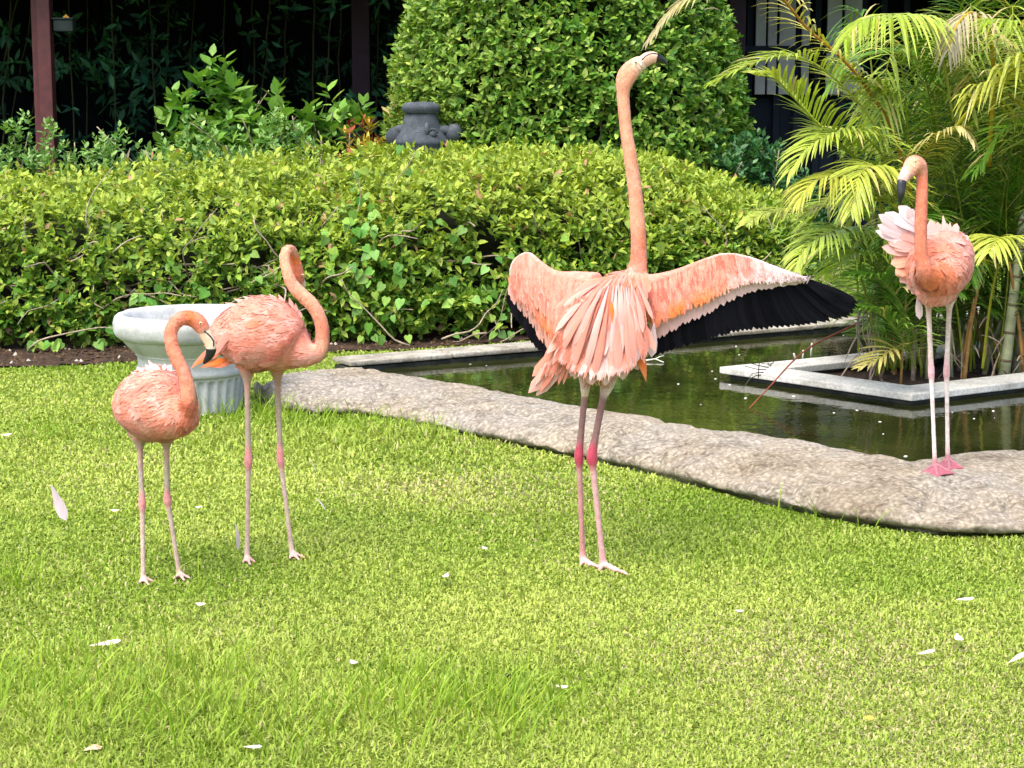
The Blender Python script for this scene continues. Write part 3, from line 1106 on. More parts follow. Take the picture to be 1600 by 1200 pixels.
# dark glossy shrub between the topiary and the palm
c = W(1150, 240, 13.0)
bush('dark_green_shrub', 'dark glossy green shrub between the topiary and the palm', 'shrub', c, (.62, .5, .98), 900, 8, .11, .060, OVAL, [(.025, .09, .028), (.04, .13, .036), (.07, .18, .06), (.14, .27, .11)], [.3, .35, .25, .1])
# grey-green low shrubs behind the left of the hedge
for u, v, wx, lab, k in ((35, 205, .52, 'low grey-green shrub at the left edge in front of the red post', 380), (175, 222, .38, 'low grey-green shrub just right of the red post foot', 300), (300, 215, .45, 'grey-green shrub in front of the tall broad-leaved shrub', 340), (425, 200, .5, 'pale green shrub below the tall broad-leaved shrub, beside the yellow croton', 380)):
    c = W(u, v, 13.3)
    bush('low_shrub', lab, 'shrub', c, (wx, .4, c[2] + .02), k, 8, .10, .056, OVAL, [(.06, .17, .035), (.11, .25, .055), (.19, .35, .085), (.30, .44, .15)], [.25, .35, .27, .13], 200, tipmix=(.27, .41, .13))
# tall broad-leaved shrub
c = W(345, 95, 14.2)
for (u, v, wx, lab, k) in ((330, 105, .42, 'tall broad-leaved green shrub with pale upper leaves before the dark pavilion', 260), (430, 140, .40, 'lower broad-leaved green shrub right of the tall one before the dark pavilion', 180), (520, 150, .34, 'broad-leaved green shrub with upright leaf pairs left of the stone statue', 120)):
    c = W(u, v, 14.1)
    bush('broad_leaf_shrub', lab, 'shrub', c, (wx, .35, c[2] - .05), k, 7, .16, .13, BROAD, [(.045, .15, .018), (.08, .22, .025), (.14, .31, .04), (.25, .42, .10)], [.3, .35, .22, .13], 250, tipmix=(.22, .38, .07), core=.5, shrink=.6, branch=6)
# croton
c = W(563, 205, 13.2)
bush('croton_plant', 'small croton with yellow and dark red leaves beside the stone statue', 'croton', c, (.20, .2, c[2] + .04), 60, 8, .10, .085, LANCE, [(.38, .28, .03), (.44, .36, .05), (.13, .022, .012), (.30, .09, .03)], [.35, .25, .25, .15], 200, core=.5)
c = W(612, 172, 13.35)
bush('variegated_shrub', 'small yellow-tipped variegated shrub standing against the topiary', 'shrub', c, (.13, .15, c[2] + .06), 45, 8, .10, .06, OVAL, [(.34, .36, .10), (.40, .34, .14), (.16, .22, .05)], None, 150, core=.5)

# ------------------------------------------------------------------ dark pavilion behind, with its posts, bamboo in its shade
PAV_Y = 15.0
pav = thing('garden_pavilion', 'deep dark open pavilion with dark red posts behind the hedge and topiary', 'pavilion', (-1.5, PAV_Y, 0))
V, F = box((-.2, 18.2, 2.32), (13.5, 7.2, .12), .01)
part('shade_roof', V, F, pav, M['shade_roof'], smooth=False)  # unseen roof added above the view to shade the background
part('slit_backing', *box((-.1, 21.32, 1.13), (13.6, .06, 2.24), .004), pav, M['void'], smooth=False)  # backing added to block light slits between the boards
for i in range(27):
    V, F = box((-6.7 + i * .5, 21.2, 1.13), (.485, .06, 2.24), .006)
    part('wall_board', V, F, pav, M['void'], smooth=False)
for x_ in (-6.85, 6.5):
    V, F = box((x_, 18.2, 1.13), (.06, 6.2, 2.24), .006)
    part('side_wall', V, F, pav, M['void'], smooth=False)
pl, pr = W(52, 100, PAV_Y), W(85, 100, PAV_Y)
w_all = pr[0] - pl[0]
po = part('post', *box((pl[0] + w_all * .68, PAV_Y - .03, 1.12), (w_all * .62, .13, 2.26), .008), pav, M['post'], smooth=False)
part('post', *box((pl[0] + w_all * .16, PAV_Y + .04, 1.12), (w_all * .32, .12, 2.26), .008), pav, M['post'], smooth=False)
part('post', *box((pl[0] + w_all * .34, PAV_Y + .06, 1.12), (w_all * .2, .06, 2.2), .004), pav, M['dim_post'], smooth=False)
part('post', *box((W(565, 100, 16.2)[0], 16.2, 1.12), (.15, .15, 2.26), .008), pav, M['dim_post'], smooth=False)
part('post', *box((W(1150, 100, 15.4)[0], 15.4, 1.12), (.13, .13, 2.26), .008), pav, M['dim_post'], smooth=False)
# slatted grey screen panels on the right
scr_lo = W(1280, 135, 15.6)[2]
scr = thing('panel_screen', 'grey panelled screen with black gaps behind the palm fronds', 'screen', W(1230, 170, 15.6) * np.array([1, 1, 0]))
for u0, u1 in ((1180, 1196), (1199, 1213), (1217, 1242), (1252, 1264), (1291, 1314), (1318, 1345)):
    a, b = W(u0, 80, 15.6)[0], W(u1, 80, 15.6)[0]
    part('panel', *box(((a + b) / 2, 15.6, 1.72), (b - a, .04, .92), .006), scr, M['panel'], smooth=False)
for u0 in (1172, 1215, 1247, 1278, 1316, 1350, 1381, 1416):
    a = W(u0, 80, 15.62)[0]
    part('rail_post', *box((a, 15.66, 1.12), (.05, .05, 2.2), .004), scr, M['void'], smooth=False)
part('dark_fill', *box((W(1300, 80, 15.6)[0], 15.72, .62), (2.4, .05, 1.22), .004), scr, M['void'], smooth=False)  # dark sheet added below the panels to stand for darkness there
part('rail', *box((W(1300, 80, 15.6)[0], 15.57, 1.62), (1.9, .03, .05), .004), scr, M['void'], smooth=False)
# dull box and a yellow leaf on the post
bx = W(101, 40, PAV_Y)
bo = thing('small_grey_box', 'small dull grey-green box fixed beside the red post', 'box', bx)
part('box_body', *box(bx, (.15, .12, .09), .01), bo, M['box_grey'], smooth=False)
part('lid', *box(bx + np.array([0, -.005, .052]), (.17, .14, .012), .003), bo, M['box_grey'], smooth=False)
part('bracket', *box(bx + np.array([-.09, .03, -.02]), (.06, .03, .03), .003), bo, M['box_grey'], smooth=False)
V, F = leaf_template(.7, .05, .2)
yl = link('hanging_leaf', np_mesh('hanging_leaf', V * .09, F, None, True, M['orange_leaf']))
yl.location = W(103, 22, PAV_Y - .05)
yl.rotation_euler = (math.radians(-80), 0, .2)
tag(yl, 'dull yellow leaf caught above the small box on the red post', 'leaf')

# bamboo in the shade, part of that shade put into its dark colours
bam = thing('bamboo_clump', 'dim bamboo canes and leaves in the dark shade of the pavilion', 'bamboo', (-3, 17.0, 0))
for u, v, lean in ((178, 90, -.01), (135, 110, .03), (60, 60, .12), (20, 40, .25), (300, 40, .08), (262, 60, .04), (110, 90, -.02), (515, 40, .06), (530, 80, .04), (420, 30, .1), (445, 60, .05), (490, 90, .03), (590, 110, .02), (35, 90, .2), (235, 30, -.03), (350, 60, .05), (10, 100, .1), (395, 50, -.03)):
    p = W(u, v, rng.uniform(16.2, 17.4))
    zs = np.linspace(0, 2.15, 12)
    Pt = np.stack([p[0] + (zs - p[2]) * lean + rng.normal(0, .008, 12), np.full(12, p[1]), zs], 1)
    part('cane', *tube(Pt, rng.uniform(.006, .011), 6), bam, M['dark_bark'])
n = 1300
P = np.stack([rng.uniform(-5.2, .3, n), rng.uniform(15.6, 18.2, n), rng.uniform(.2, 2.1, n)], 1)
keep = vnoise(P, 1.4, 31) + .25 * (1 - P[:, 2]) > -.05
P = P[keep]
pos, ld, nn, L, t = shoots(P, rng.normal(0, .6, P.shape) + np.array([0, -.3, .2]), 6, .14, .12, up=.5)
col = pal(len(pos), [(.018, .075, .055), (.03, .11, .065), (.05, .16, .085)])
plant_leaves(bam, LANCE, pos, ld, nn, L, col, 200)

# ------------------------------------------------------------------ stone statue
def ellipsoid(c, r, nu=18, nv=12, tilt=None):
    th, ph = np.meshgrid(np.linspace(0, math.pi, nv), np.linspace(0, 2 * math.pi, nu), indexing='ij')
    P = np.stack([r[0] * np.sin(th) * np.cos(ph), r[1] * np.sin(th) * np.sin(ph), r[2] * np.cos(th)], -1).reshape(-1, 3)
    if tilt is not None:
        P = P @ np.array(Matrix.Rotation(tilt, 3, 'Y')).T
    idx = np.arange(nv * nu).reshape(nv, nu)
    Fq = np.stack([idx[:-1, :-1], idx[1:, :-1], idx[1:, 1:], idx[:-1, 1:]], -1).reshape(-1, 4)
    return P + np.array(c), np.vstack([Fq[:, [0, 1, 2]], Fq[:, [0, 2, 3]]])


def lathe(prof, c, seg=40, ry=1.0, fl=None):
    prof = np.asarray(prof, float)
    a = np.linspace(0, 2 * math.pi, seg, endpoint=False)
    rr = prof[:, 0][:, None] * np.ones(seg)[None]
    if fl is not None:
        rr = rr * fl(a[None, :], prof[:, 1][:, None])
    V = np.stack([c[0] + rr * np.cos(a), c[1] + rr * np.sin(a) * ry, c[2] + prof[:, 1][:, None] * np.ones(seg)], -1).reshape(-1, 3)
    F = []
    for i in range(len(prof) - 1):
        for j in range(seg):
            k = (j + 1) % seg
            a0, b0, c0, d0 = i * seg + j, i * seg + k, (i + 1) * seg + k, (i + 1) * seg + j
            F += [(a0, b0, c0), (a0, c0, d0)]
    return V, np.array(F)


SY = 12.68
sc_ = S(660, 200, SY)
sx0 = W(658, 200, SY)
st = thing('stone_statue', 'dark grey stone statue with flat cap and round ears peeping over the hedge', 'statue', (sx0[0], SY, 0))
zt = W(658, 176, SY)[2]
zb = W(658, 222, SY)[2]
prof = [(0, .0), (.19, .0), (.20, .10), (.17, .25), (.15, .45), (.155, zb - .16), (.165, zb - .04), (44 * sc_, zb), (38 * sc_, zb + 10 * sc_), (32 * sc_, zb + 20 * sc_), (27.5 * sc_, zb + 34 * sc_), (24.5 * sc_, zt - 2 * sc_), (22 * sc_, zt + 3 * sc_), (0, zt + 3 * sc_)]
part('head', *lathe(catmull(prof, 3), (sx0[0], SY, 0), 40, .8), st, M['basalt'])
capp = [(0, 0), (25 * sc_, 0), (28 * sc_, 1 * sc_), (30 * sc_, 5 * sc_), (30 * sc_, 9 * sc_), (27 * sc_, 13 * sc_), (20 * sc_, 16 * sc_), (0, 17 * sc_)]
part('cap', *lathe(catmull(capp, 3), (sx0[0], SY, zt), 36, .85), st, M['basalt'])
for s_, (eu, ev) in ((-1, (617, 214)), (1, (709, 208))):
    e0 = W(eu, ev, SY)
    V, F = ellipsoid(e0, (14 * sc_, 10 * sc_, 15 * sc_), tilt=.4 * s_)
    ea = part('ear', V, F, st, M['basalt'])
    arm = tube(catmull(np.array([W(658 + 24 * s_, 206, SY), W(658 + 36 * s_, 203, SY), e0]), 5), np.linspace(9, 7, 11) * sc_, 10)
    part('ear_root', *arm, ea, M['basalt'])
for (u0, v0, r0) in ((655, 214, 9), (676, 209, 8)):
    a = np.linspace(.2, math.pi - .2, 10)
    Pt = np.array([W(u0 + r0 * math.cos(q), v0 - r0 * .9 * math.sin(q), SY - 26 * sc_) for q in a])
    br = part('brow', *tube(Pt, 1.8 * sc_, 6), st, M['basalt'])
    V, F = ellipsoid(W(u0, v0 + 1, SY - 25 * sc_), (6 * sc_, 4 * sc_, 5 * sc_), 12, 8)
    part('eyelid', V, F, br, M['basalt'])
V, F = ellipsoid(W(667, 203, SY - 25 * sc_), (4.5 * sc_, 5 * sc_, 12 * sc_), 12, 8)
part('nose', V, F, st, M['basalt'])

# ------------------------------------------------------------------ white urn
pY = G(305, 640)[1] + .0
pc = G(292, 652)
pc[1] += .17
ps = S(292, 560, pc[1])
urn = thing('garden_urn', 'white round garden urn with fluted base and thick rolled rim on the lawn', 'urn', (pc[0], pc[1], 0))
Q = ps


def flute(a, z):
    """concave channels with rounded heads"""
    z = z / Q
    on = np.clip((z - 3) / 3, 0, 1) * np.clip((57 - z) / 5, 0, 1)
    return 1 - .06 * on * np.clip(np.cos(a * 30) * 2.2 + .5, 0, 1)


bowl = [(74, 0), (75, 3), (77, 14), (79.5, 34), (81.5, 52), (82.5, 59), (83, 61)]
part('fluted_base', *lathe(catmull(np.array(bowl) * Q, 6), (pc[0], pc[1], 0), 240, 1, flute), urn, M['pot'])
mid = [(83, 60), (86, 62), (87.5, 66), (86.5, 70), (84.5, 73), (84, 80), (84.3, 86), (86, 90), (87.5, 92), (88, 94), (93, 99), (99, 105), (105, 112), (109, 118)]
part('bowl', *lathe(catmull(np.array(mid) * Q, 4), (pc[0], pc[1], 0), 80), urn, M['pot'])
rim = [(104, 116), (112, 118), (118, 124), (120.5, 133), (120.5, 142), (117.5, 150), (111, 155), (105, 154.5), (100.5, 149), (96, 138), (86, 120), (50, 105), (0, 102)]
rv_, rf_ = lathe(catmull(np.array(rim) * Q, 5), (pc[0], pc[1], 0), 96)
rv_ += unit(rv_ - np.array([pc[0], pc[1], .3])) * (vnoise(rv_, 14, 41) * .004 + vnoise(rv_, 40, 42) * .0015)[:, None]
part('rim', rv_, rf_, urn, M['pot'])
# ------------------------------------------------------------------ palm clump in the planter
PB = G(1490, 592, .03)
palm = thing('areca_palm', 'bushy clump of yellow-green arching palm fronds growing in the pool planter', 'palm', PB)
LEAFLET_SINGLES = [0]


def leaflet_arrays(p, d, L, w, droop, n=5):
    """folded narrow leaflet that bends under its own weight"""
    k = np.linspace(0, 1, n)
    Q = p + d * (L * k)[:, None] + np.array([0, 0, -1.0]) * (droop * L * k ** 2.0)[:, None]
    T = unit(np.gradient(Q, axis=0))
    side = unit(np.cross(T, np.array([0, 0, 1.0]) + .35 * d[[1, 0, 2]]))
    nrm = np.cross(side, T)
    wp = w * .5 * np.clip(np.sin(np.pi * (k * .86 + .12)) ** .7, .03, 1)
    wp[-1] = w * .03
    V = np.concatenate([Q - side * wp[:, None] + nrm * wp[:, None] * .35, Q, Q + side * wp[:, None] + nrm * wp[:, None] * .35])
    F = []
    for i in range(n - 1):
        F += [(i, n + i, n + i + 1), (i, n + i + 1, i + 1), (n + i, 2 * n + i, 2 * n + i + 1), (n + i, 2 * n + i + 1, n + i + 1)]
    return V, np.array(F)


def frond(ctrl, L0, col, col2=None, single=False, m=42, droop=.35, w=.017, up=.28, start=.22, r=.006, rach=None, sides=(-1, 1), fwd=(1.05, .5)):
    P = catmull(np.array(ctrl), 14)
    w, L0, droop, m = w * .72, L0 * 1.12, droop * 1.25, int(m * 1.12)
    seg = np.linalg.norm(np.diff(P, axis=0), axis=1)
    acc = np.concatenate([[0], np.cumsum(seg)])
    tot = acc[-1]
    me_r = tube(P, np.linspace(r, r * .25, len(P)), 6)
    c1 = np.array(col)
    c2 = np.array(col if col2 is None else col2)
    cr = np.array(rach if rach is not None else (c1 * .6 + np.array([.32, .27, .03]) * .4))
    fo = part('frond', *me_r, palm, M['palm'], np.tile(cr, (len(me_r[0]), 1)))
    joined, jc = [], []
    for i in range(m):
        s = start + (1 - start) * (i + .5) / m
        for sg in sides:
            q = np.clip((s + rng.normal(0, .004)) * tot, 0, tot * .999)
            j = np.searchsorted(acc, q) - 1
            j = max(0, min(j, len(P) - 2))
            f = (q - acc[j]) / (seg[j] + 1e-9)
            p = P[j] * (1 - f) + P[j + 1] * f
            T = unit(P[j + 1] - P[j])
            upv = np.array([0, 0, 1.0])
            if abs(T[2]) > .92:
                upv = np.array([-.3, -1.0, .2])
            sd = unit(np.cross(T, upv)) * sg
            un = np.cross(sd * sg, T)
            x = (s - start) / (1 - start)
            ang = fwd[0] * (1 - x) + fwd[1] * x + rng.normal(0, .05)
            d = unit(T * math.cos(ang) + sd * math.sin(ang) + un * (up + rng.normal(0, .06)))
            ln = L0 * (.55 + .45 * math.sin(math.pi * min(1, x * .8 + .22))) * (1 - .55 * max(0, x - .6) / .4) * rng.uniform(.9, 1.1)
            V, F = leaflet_arrays(p, d, ln, w * rng.uniform(.85, 1.15), droop * rng.uniform(.7, 1.35))
            cc = (c1 * (1 - x) + c2 * x) * rng.uniform(.75, 1.25)
            if rng.random() < .06:
                cc = np.array([.46, .40, .16])
            n = 5
            kk = np.tile(np.linspace(0, 1, n), 3)[:, None]
            vc = cc * (1 - .15 * kk ** 3) + np.array([.45, .38, .15]) * .15 * kk ** 3
            if single and LEAFLET_SINGLES[0] < 1500:
                LEAFLET_SINGLES[0] += 1
                part('leaflet', V, F, fo, M['palm'], vc)
            else:
                joined.append((V, F))
                jc.append(vc)
    if joined:
        V, F = merge(joined)
        part('leaflets', V, F, fo, M['palm'], np.vstack(jc), kind='stuff')
    return fo


YG, PALE, GRN, DG, OY, DRY = (.23, .34, .016), (.37, .45, .075), (.085, .22, .014), (.035, .115, .012), (.48, .33, .02), (.34, .30, .21)


def pts(*a):
    return [W(*q) for q in a]


# fronds seen against the screen and the dark, traced where they stand
frond(pts((1420, 300, 8.6), (1396, 206, 8.5), (1350, 132, 8.4), (1312, 88, 8.35), (1262, 45, 8.3), (1212, -12, 8.2), (1150, -40, 8.1), (1096, -16, 8.02), (1052, 14, 7.98), (1016, 60, 7.95)), .20, (.36, .38, .02), (.33, .28, .15), True, 56, .36, .018, .15, .25, .010, (.40, .20, .03))
frond(pts((1400, 250, 8.4), (1345, 165, 8.3), (1290, 112, 8.2), (1240, 88, 8.1), (1180, 98, 8.0), (1112, 130, 7.95)), .19, PALE, YG, True, 44, .25, .016, .3)
frond(pts((1400, 330, 8.3), (1345, 255, 8.15), (1282, 198, 8.0), (1245, 158, 7.95), (1212, 124, 7.9), (1180, 118, 7.85)), .25, YG, PALE, True, 46, .22, .019, .45)
frond(pts((1490, 190, 8.6), (1470, 80, 8.5), (1440, 30, 8.4), (1400, 22, 8.2), (1350, 30, 8.05), (1320, 62, 7.95)), .24, PALE, YG, True, 44, .55, .018, .1)
frond(pts((1400, 330, 8.4), (1385, 255, 8.25), (1350, 214, 8.1), (1305, 208, 7.95), (1262, 232, 7.85), (1235, 268, 7.8)), .23, YG, PALE, True, 46, .35, .017, .3)
frond(pts((1390, 370, 8.3), (1372, 308, 8.15), (1352, 276, 8.0), (1310, 272, 7.85), (1270, 286, 7.75), (1245, 316, 7.7)), .23, (.33, .37, .03), (.38, .40, .06), True, 44, .45, .016, .25)
frond(pts((1420, 380, 8.2), (1400, 300, 8.0), (1372, 262, 7.9), (1345, 272, 7.75), (1330, 330, 7.65)), .22, (.33, .37, .03), PALE, True, 36, .4, .017, .2)
frond(pts((1390, 480, 8.3), (1362, 405, 8.1), (1330, 362, 7.95), (1292, 366, 7.8), (1255, 392, 7.7), (1242, 420, 7.65)), .22, GRN, PALE, True, 41, .4, .016, .3)
frond(pts((1385, 330, 8.5), (1320, 320, 8.3), (1250, 330, 8.2), (1190, 336, 8.1), (1165, 352, 8.0)), .17, (.34, .36, .05), PALE, False, 33, .3, .015, .3)
# upright green ones in the middle
frond(pts((1470, 320, 8.9), (1462, 230, 8.85), (1452, 150, 8.8), (1436, 90, 8.75), (1425, 50, 8.7)), .30, (.11, .21, .02), GRN, True, 46, .18, .018, .1)
frond(pts((1480, 300, 8.8), (1465, 200, 8.75), (1468, 130, 8.7), (1478, 80, 8.6), (1500, 40, 8.55)), .30, GRN, (.16, .25, .03), True, 44, .2, .018, .1)
frond(pts((1450, 330, 8.7), (1425, 250, 8.6), (1405, 185, 8.5), (1370, 140, 8.4), (1330, 120, 8.35)), .27, GRN, YG, False, 44, .3, .018, .2)
# dried curl with a yellow base
frond(pts((1545, 260, 8.7), (1552, 120, 8.6), (1545, 55, 8.5), (1520, 20, 8.4), (1495, 40, 8.3), (1482, 80, 8.25)), .20, (.42, .32, .03), (.30, .28, .24), False, 36, .75, .015, .1, .25, .012, OY)
# right-hand pale arch
frond(pts((1488, 205, 8.3), (1530, 155, 8.2), (1570, 120, 8.1), (1600, 95, 8.0), (1640, 60, 7.95), (1690, 60, 7.9)), .31, (.36, .38, .04), PALE, True, 46, .55, .021, .2, .2, .009, (.38, .36, .03))
frond(pts((1620, 330, 8.6), (1640, 200, 8.5), (1628, 100, 8.4), (1590, 40, 8.2), (1540, 30, 8.1)), .30, PALE, YG, False, 41, .5, .018, .2)
frond(pts((1400, 330, 8.5), (1440, 250, 8.3), (1470, 210, 8.1), (1500, 198, 8.0), (1520, 220, 7.95)), .14, (.40, .36, .03), (.36, .33, .16), False, 28, .5, .015, .2)
# yellow fan beside the bird
frond(pts((1535, 575, 8.2), (1548, 470, 8.1), (1562, 405, 8.0), (1568, 378, 7.95), (1560, 372, 7.85), (1545, 395, 7.75)), .20, (.36, .38, .03), PALE, True, 28, .45, .018, .2, .55, .006)
frond(pts((1560, 575, 8.6), (1575, 430, 8.6), (1572, 330, 8.6), (1580, 250, 8.55)), .22, DG, GRN, True, 39, .05, .018, .1)
frond(pts((1430, 575, 8.2), (1400, 470, 8.1), (1365, 410, 8.0), (1330, 400, 7.9), (1290, 430, 7.8)), .22, GRN, YG, False, 39, .35, .016, .3)
frond(pts((1440, 575, 8.1), (1420, 500, 7.95), (1380, 440, 7.85), (1330, 430, 7.75)), .24, (.10, .20, .025), GRN, False, 39, .3, .018, .3)
frond(pts((1430, 575, 8.0), (1412, 530, 7.85), (1380, 495, 7.8), (1345, 480, 7.75)), .20, (.15, .27, .04), GRN, False, 28, .3, .018, .3)
frond(pts((1410, 575, 7.95), (1400, 545, 7.85), (1375, 560, 7.78), (1345, 575, 7.74)), .14, (.33, .31, .06), (.36, .32, .10), False, 12, .2, .022, .3, .1)
frond(pts((1370, 540, 8.2), (1355, 470, 8.15), (1345, 410, 8.1), (1375, 360, 8.0), (1400, 390, 7.9)), .2, YG, PALE, False, 31, .5, .016, .2)

# the rest of the clump: arching fronds all round, nearer the middle and behind
for i in range(64):
    a = rng.uniform(0, 2 * math.pi)
    h = rng.uniform(.55, 1.75)
    reach = rng.uniform(.35, .95)
    b = PB + np.array([rng.uniform(-.25, .75), rng.uniform(.1, .9), 0])
    dx, dy = math.cos(a) * reach, math.sin(a) * reach * .8
    if b[1] + dy < 7.9:
        dy *= .35
    if b[0] + dx < PB[0] - .62:
        dx *= .5
    t1 = b + np.array([dx * .15, dy * .15, h * .55])
    t2 = b + np.array([dx * .45, dy * .45, h * .95])
    t3 = b + np.array([dx * .8, dy * .8, h])
    t4 = b + np.array([dx * 1.05, dy * 1.05, h * rng.uniform(.7, .93)])
    cc = [DG, GRN, GRN, (.11, .23, .022), YG][rng.integers(0, 5)]
    frond([b + np.array([0, 0, .02]), t1, t2, t3, t4], rng.uniform(.22, .33), cc, [GRN, YG, PALE][rng.integers(0, 3)], False, 33, rng.uniform(.2, .55), .018, .25, .3)
for i in range(50):      # low ones filling the foot of the clump
    b = PB + np.array([rng.uniform(-.36, .8) if i % 3 else rng.uniform(-.36, -.05), rng.uniform(-.1, .45), 0])
    a = rng.uniform(-math.pi, .3)
    reach, h = rng.uniform(.2, .5), rng.uniform(.3, .85)
    dx, dy = math.cos(a) * reach, math.sin(a) * reach * .45
    frond([b + np.array([0, 0, .02]), b + np.array([dx * .2, dy * .2, h * .6]), b + np.array([dx * .6, dy * .6, h]), b + np.array([dx * 1.05, dy * 1.05, h * rng.uniform(.75, 1.0)])], rng.uniform(.15, .22), [DG, GRN, (.09, .20, .02)][i % 3], GRN, False, 24, rng.uniform(.15, .4), .016, .25, .3)
for i in range(12):      # tall ones closing the top right
    b = PB + np.array([rng.uniform(.1, 1.1), rng.uniform(.3, 1.2), 0])
    dx = rng.uniform(-.6, .6)
    frond([b, b + np.array([dx * .1, 0, .9]), b + np.array([dx * .3, -.1, 1.55]), b + np.array([dx * .7, -.2, 1.95]), b + np.array([dx * 1.2, -.3, 1.9])], .33, DG if i % 2 else GRN, GRN, False, 36, .3, .019, .2, .4)

# ringed canes and thin stalks
for (u0, v0, u1, v1, Yc, rp) in ((1568, 585, 1600, 330, 8.6, 8.5), (1590, 585, 1622, 340, 8.8, 8.5), (1545, 588, 1578, 420, 9.2, 6.5)):
    p0, p1 = W(u0, v0, Yc), W(u1, v1, Yc)
    p0[2] = .02
    r = rp * S(u0, v0, Yc)
    k = 9
    cps = np.array([p0 * (1 - t) + p1 * t for t in np.linspace(0, 1, k)])
    ca = part('cane', *tube(cps, np.linspace(r * 1.12, r * .8, k), 12), palm, M['cane'])
    for t in np.linspace(.12, .95, 6):
        q = p0 * (1 - t) + p1 * t
        dd = unit(p1 - p0)
        part('ring', *tube(np.array([q - dd * .006, q, q + dd * .006]), r * (1.14 - .3 * t) * np.array([1., 1.08, 1.]), 12), ca, M['ring'])
for i in range(24):
    b = PB + np.array([rng.uniform(-.32, .45), rng.uniform(-.15, .5), 0])
    b[2] = .02
    lean = rng.normal(0, .16)
    h = rng.uniform(.35, .85)
    P = catmull(np.array([b, b + np.array([lean * .4 * h, 0, h * .5]), b + np.array([lean * h, -.03, h])]), 5)
    part('stalk', *tube(P, np.linspace(.011, .005, len(P)) * rng.uniform(.5, 1.2), 6), palm, [M['stalk'], M['cane'], M['dry'], M['stalk']][i % 4])
# dead hanging leaves over the planter edge
dl = []
for i in range(60):
    b = PB + np.array([rng.uniform(-.42, .7), rng.uniform(-.28, .25), 0])
    b[2] = rng.uniform(.08, .38)
    d = unit(np.array([rng.normal(0, .6), rng.normal(-.2, .4), rng.normal(-.1, .5)]))
    V, F = leaflet_arrays(b, d, rng.uniform(.10, .26), .010, rng.uniform(.4, 1.0))
    V[:, 2] = np.maximum(V[:, 2], .03)
    dl.append((V, F))
V, F = merge(dl)
part('dead_leaves', V, F, palm, M['dry'], kind='stuff')
for i in range(9):
    u = 1336 + i * 3.5
    P = catmull(np.array([W(u + 6, 470 + rng.uniform(0, 20), 8.25), W(u + rng.normal(2, 4), 520, 8.15), W(u + rng.normal(12, 12), 560 + rng.uniform(0, 24), 8.1)]), 5)
    part('dead_stem', *tube(P, np.linspace(.004, .0015, len(P)), 5), palm, M['dry'])
# ------------------------------------------------------------------ flamingos
PINK, CORAL, ORNG, DEEP = (.70, .25, .18), (.68, .205, .12), (.70, .175, .035), (.58, .12, .08)
PALEP, WHT, BLK, CREAM = (.75, .40, .34), (.78, .61, .61), (.004, .004, .006), (.72, .54, .40)
PEACH = (.76, .335, .21)
LEGP, LEGG, KNEE, CRIM, MAUVE = (.50, .35, .30), (.36, .27, .22), (.58, .23, .23), (.42, .055, .09), (.24, .12, .115)


def feather_template(curl=0.0, arch=0.0, tip='round', bend=0.0):
    ny = 8
    V, F = [], []
    for i in range(ny):
        y = i / (ny - 1)
        if tip == 'round':
            w = .5 * min(1, (.12 + 1.5 * y) if y < .5 else 1) * (1 - max(0, (y - .72) / .28) ** 2.4) ** .5 if y < 1 else .04
        else:
            w = .5 * min(1, .15 + 1.8 * y) * (1 - max(0, (y - .35) / .65) ** 1.5) if y < 1 else .02
        z = curl * y ** 2 + arch * 4 * y * (1 - y)
        x0 = bend * y ** 2
        for sx in (-1, 0, 1):
            V.append((x0 + sx * w, y, z - (.011 * w * 2 if sx else -.003)))
    for i in range(ny - 1):
        for k in (0, 1):
            a, b = i * 3 + k, i * 3 + k + 1
            F += [(a, b, b + 3), (a, b + 3, a + 3)]
    return np.array(V), np.array(F)


def mixn(a, b, k):
    return np.array(a) * (1 - k) + np.array(b) * k


TPL = {}
for key, a in {'flat': (0, 0), 'arch': (0, .10), 'curl': (.14, .03), 'droop': (-.16, .05), 'long': (-.05, .09), 'bendl': (0, .07, 'round', .35), 'bendr': (0, .07, 'round', -.35)}.items():
    TPL[key] = feather_template(*a)
TPL['point'] = feather_template(-.05, .08, 'point')
TPL['pcurl'] = feather_template(.16, .02, 'point')
FMESH = {}


def put_feather(root, base, tip, nrm, width, col, tpl='arch', mat='feather', name='feather'):
    key = (tpl, mat, name)
    if key not in FMESH:
        FMESH[key] = np_mesh(name, TPL[tpl][0], TPL[tpl][1], None, True, M[mat])
    o = bpy.data.objects.new(name, FMESH[key])
    COL.objects.link(o)
    o.parent = root
    b = np.array(root.location)
    d = np.asarray(tip, float) - base
    L = np.linalg.norm(d)
    d = d / (L + 1e-9)
    n = np.asarray(nrm, float) - d * np.dot(nrm, d)
    n = n / (np.linalg.norm(n) + 1e-9)
    s = np.cross(d, n)
    m = Matrix.Identity(4)
    for r in range(3):
        m[r][0], m[r][1], m[r][2], m[r][3] = s[r] * width, d[r] * L, n[r] * L, base[r] - b[r]
    o.matrix_basis = m
    o.color = (*np.clip(col, 0, 1), 1)
    return o


def strands(root, p, d, nv, L, ratio, col, name='down'):
    h = ratio / 2
    tv = np.array([[-h * .6, 0, 0], [h * .6, 0, 0], [-h, .45, .02], [h, .45, .02], [-h * .55, .85, .01], [h * .55, .85, .01], [0, 1, 0]])
    tf = np.array([[0, 1, 3], [0, 3, 2], [2, 3, 5], [2, 5, 4], [4, 5, 6]])
    nn = unit(nv - d * (nv * d).sum(1)[:, None])
    V, F = leaf_mesh_arrays((tv, tf), p, d, nn, L)
    m = len(tv)
    o = part(name, V, F, root, M['plumage'], np.clip(np.repeat(col, m, 0), 0, 1), kind='stuff')
    o.data.normals_split_custom_set_from_vertices(np.repeat(unit(nv * .75 + nn * .25), m, 0).tolist())
    return o


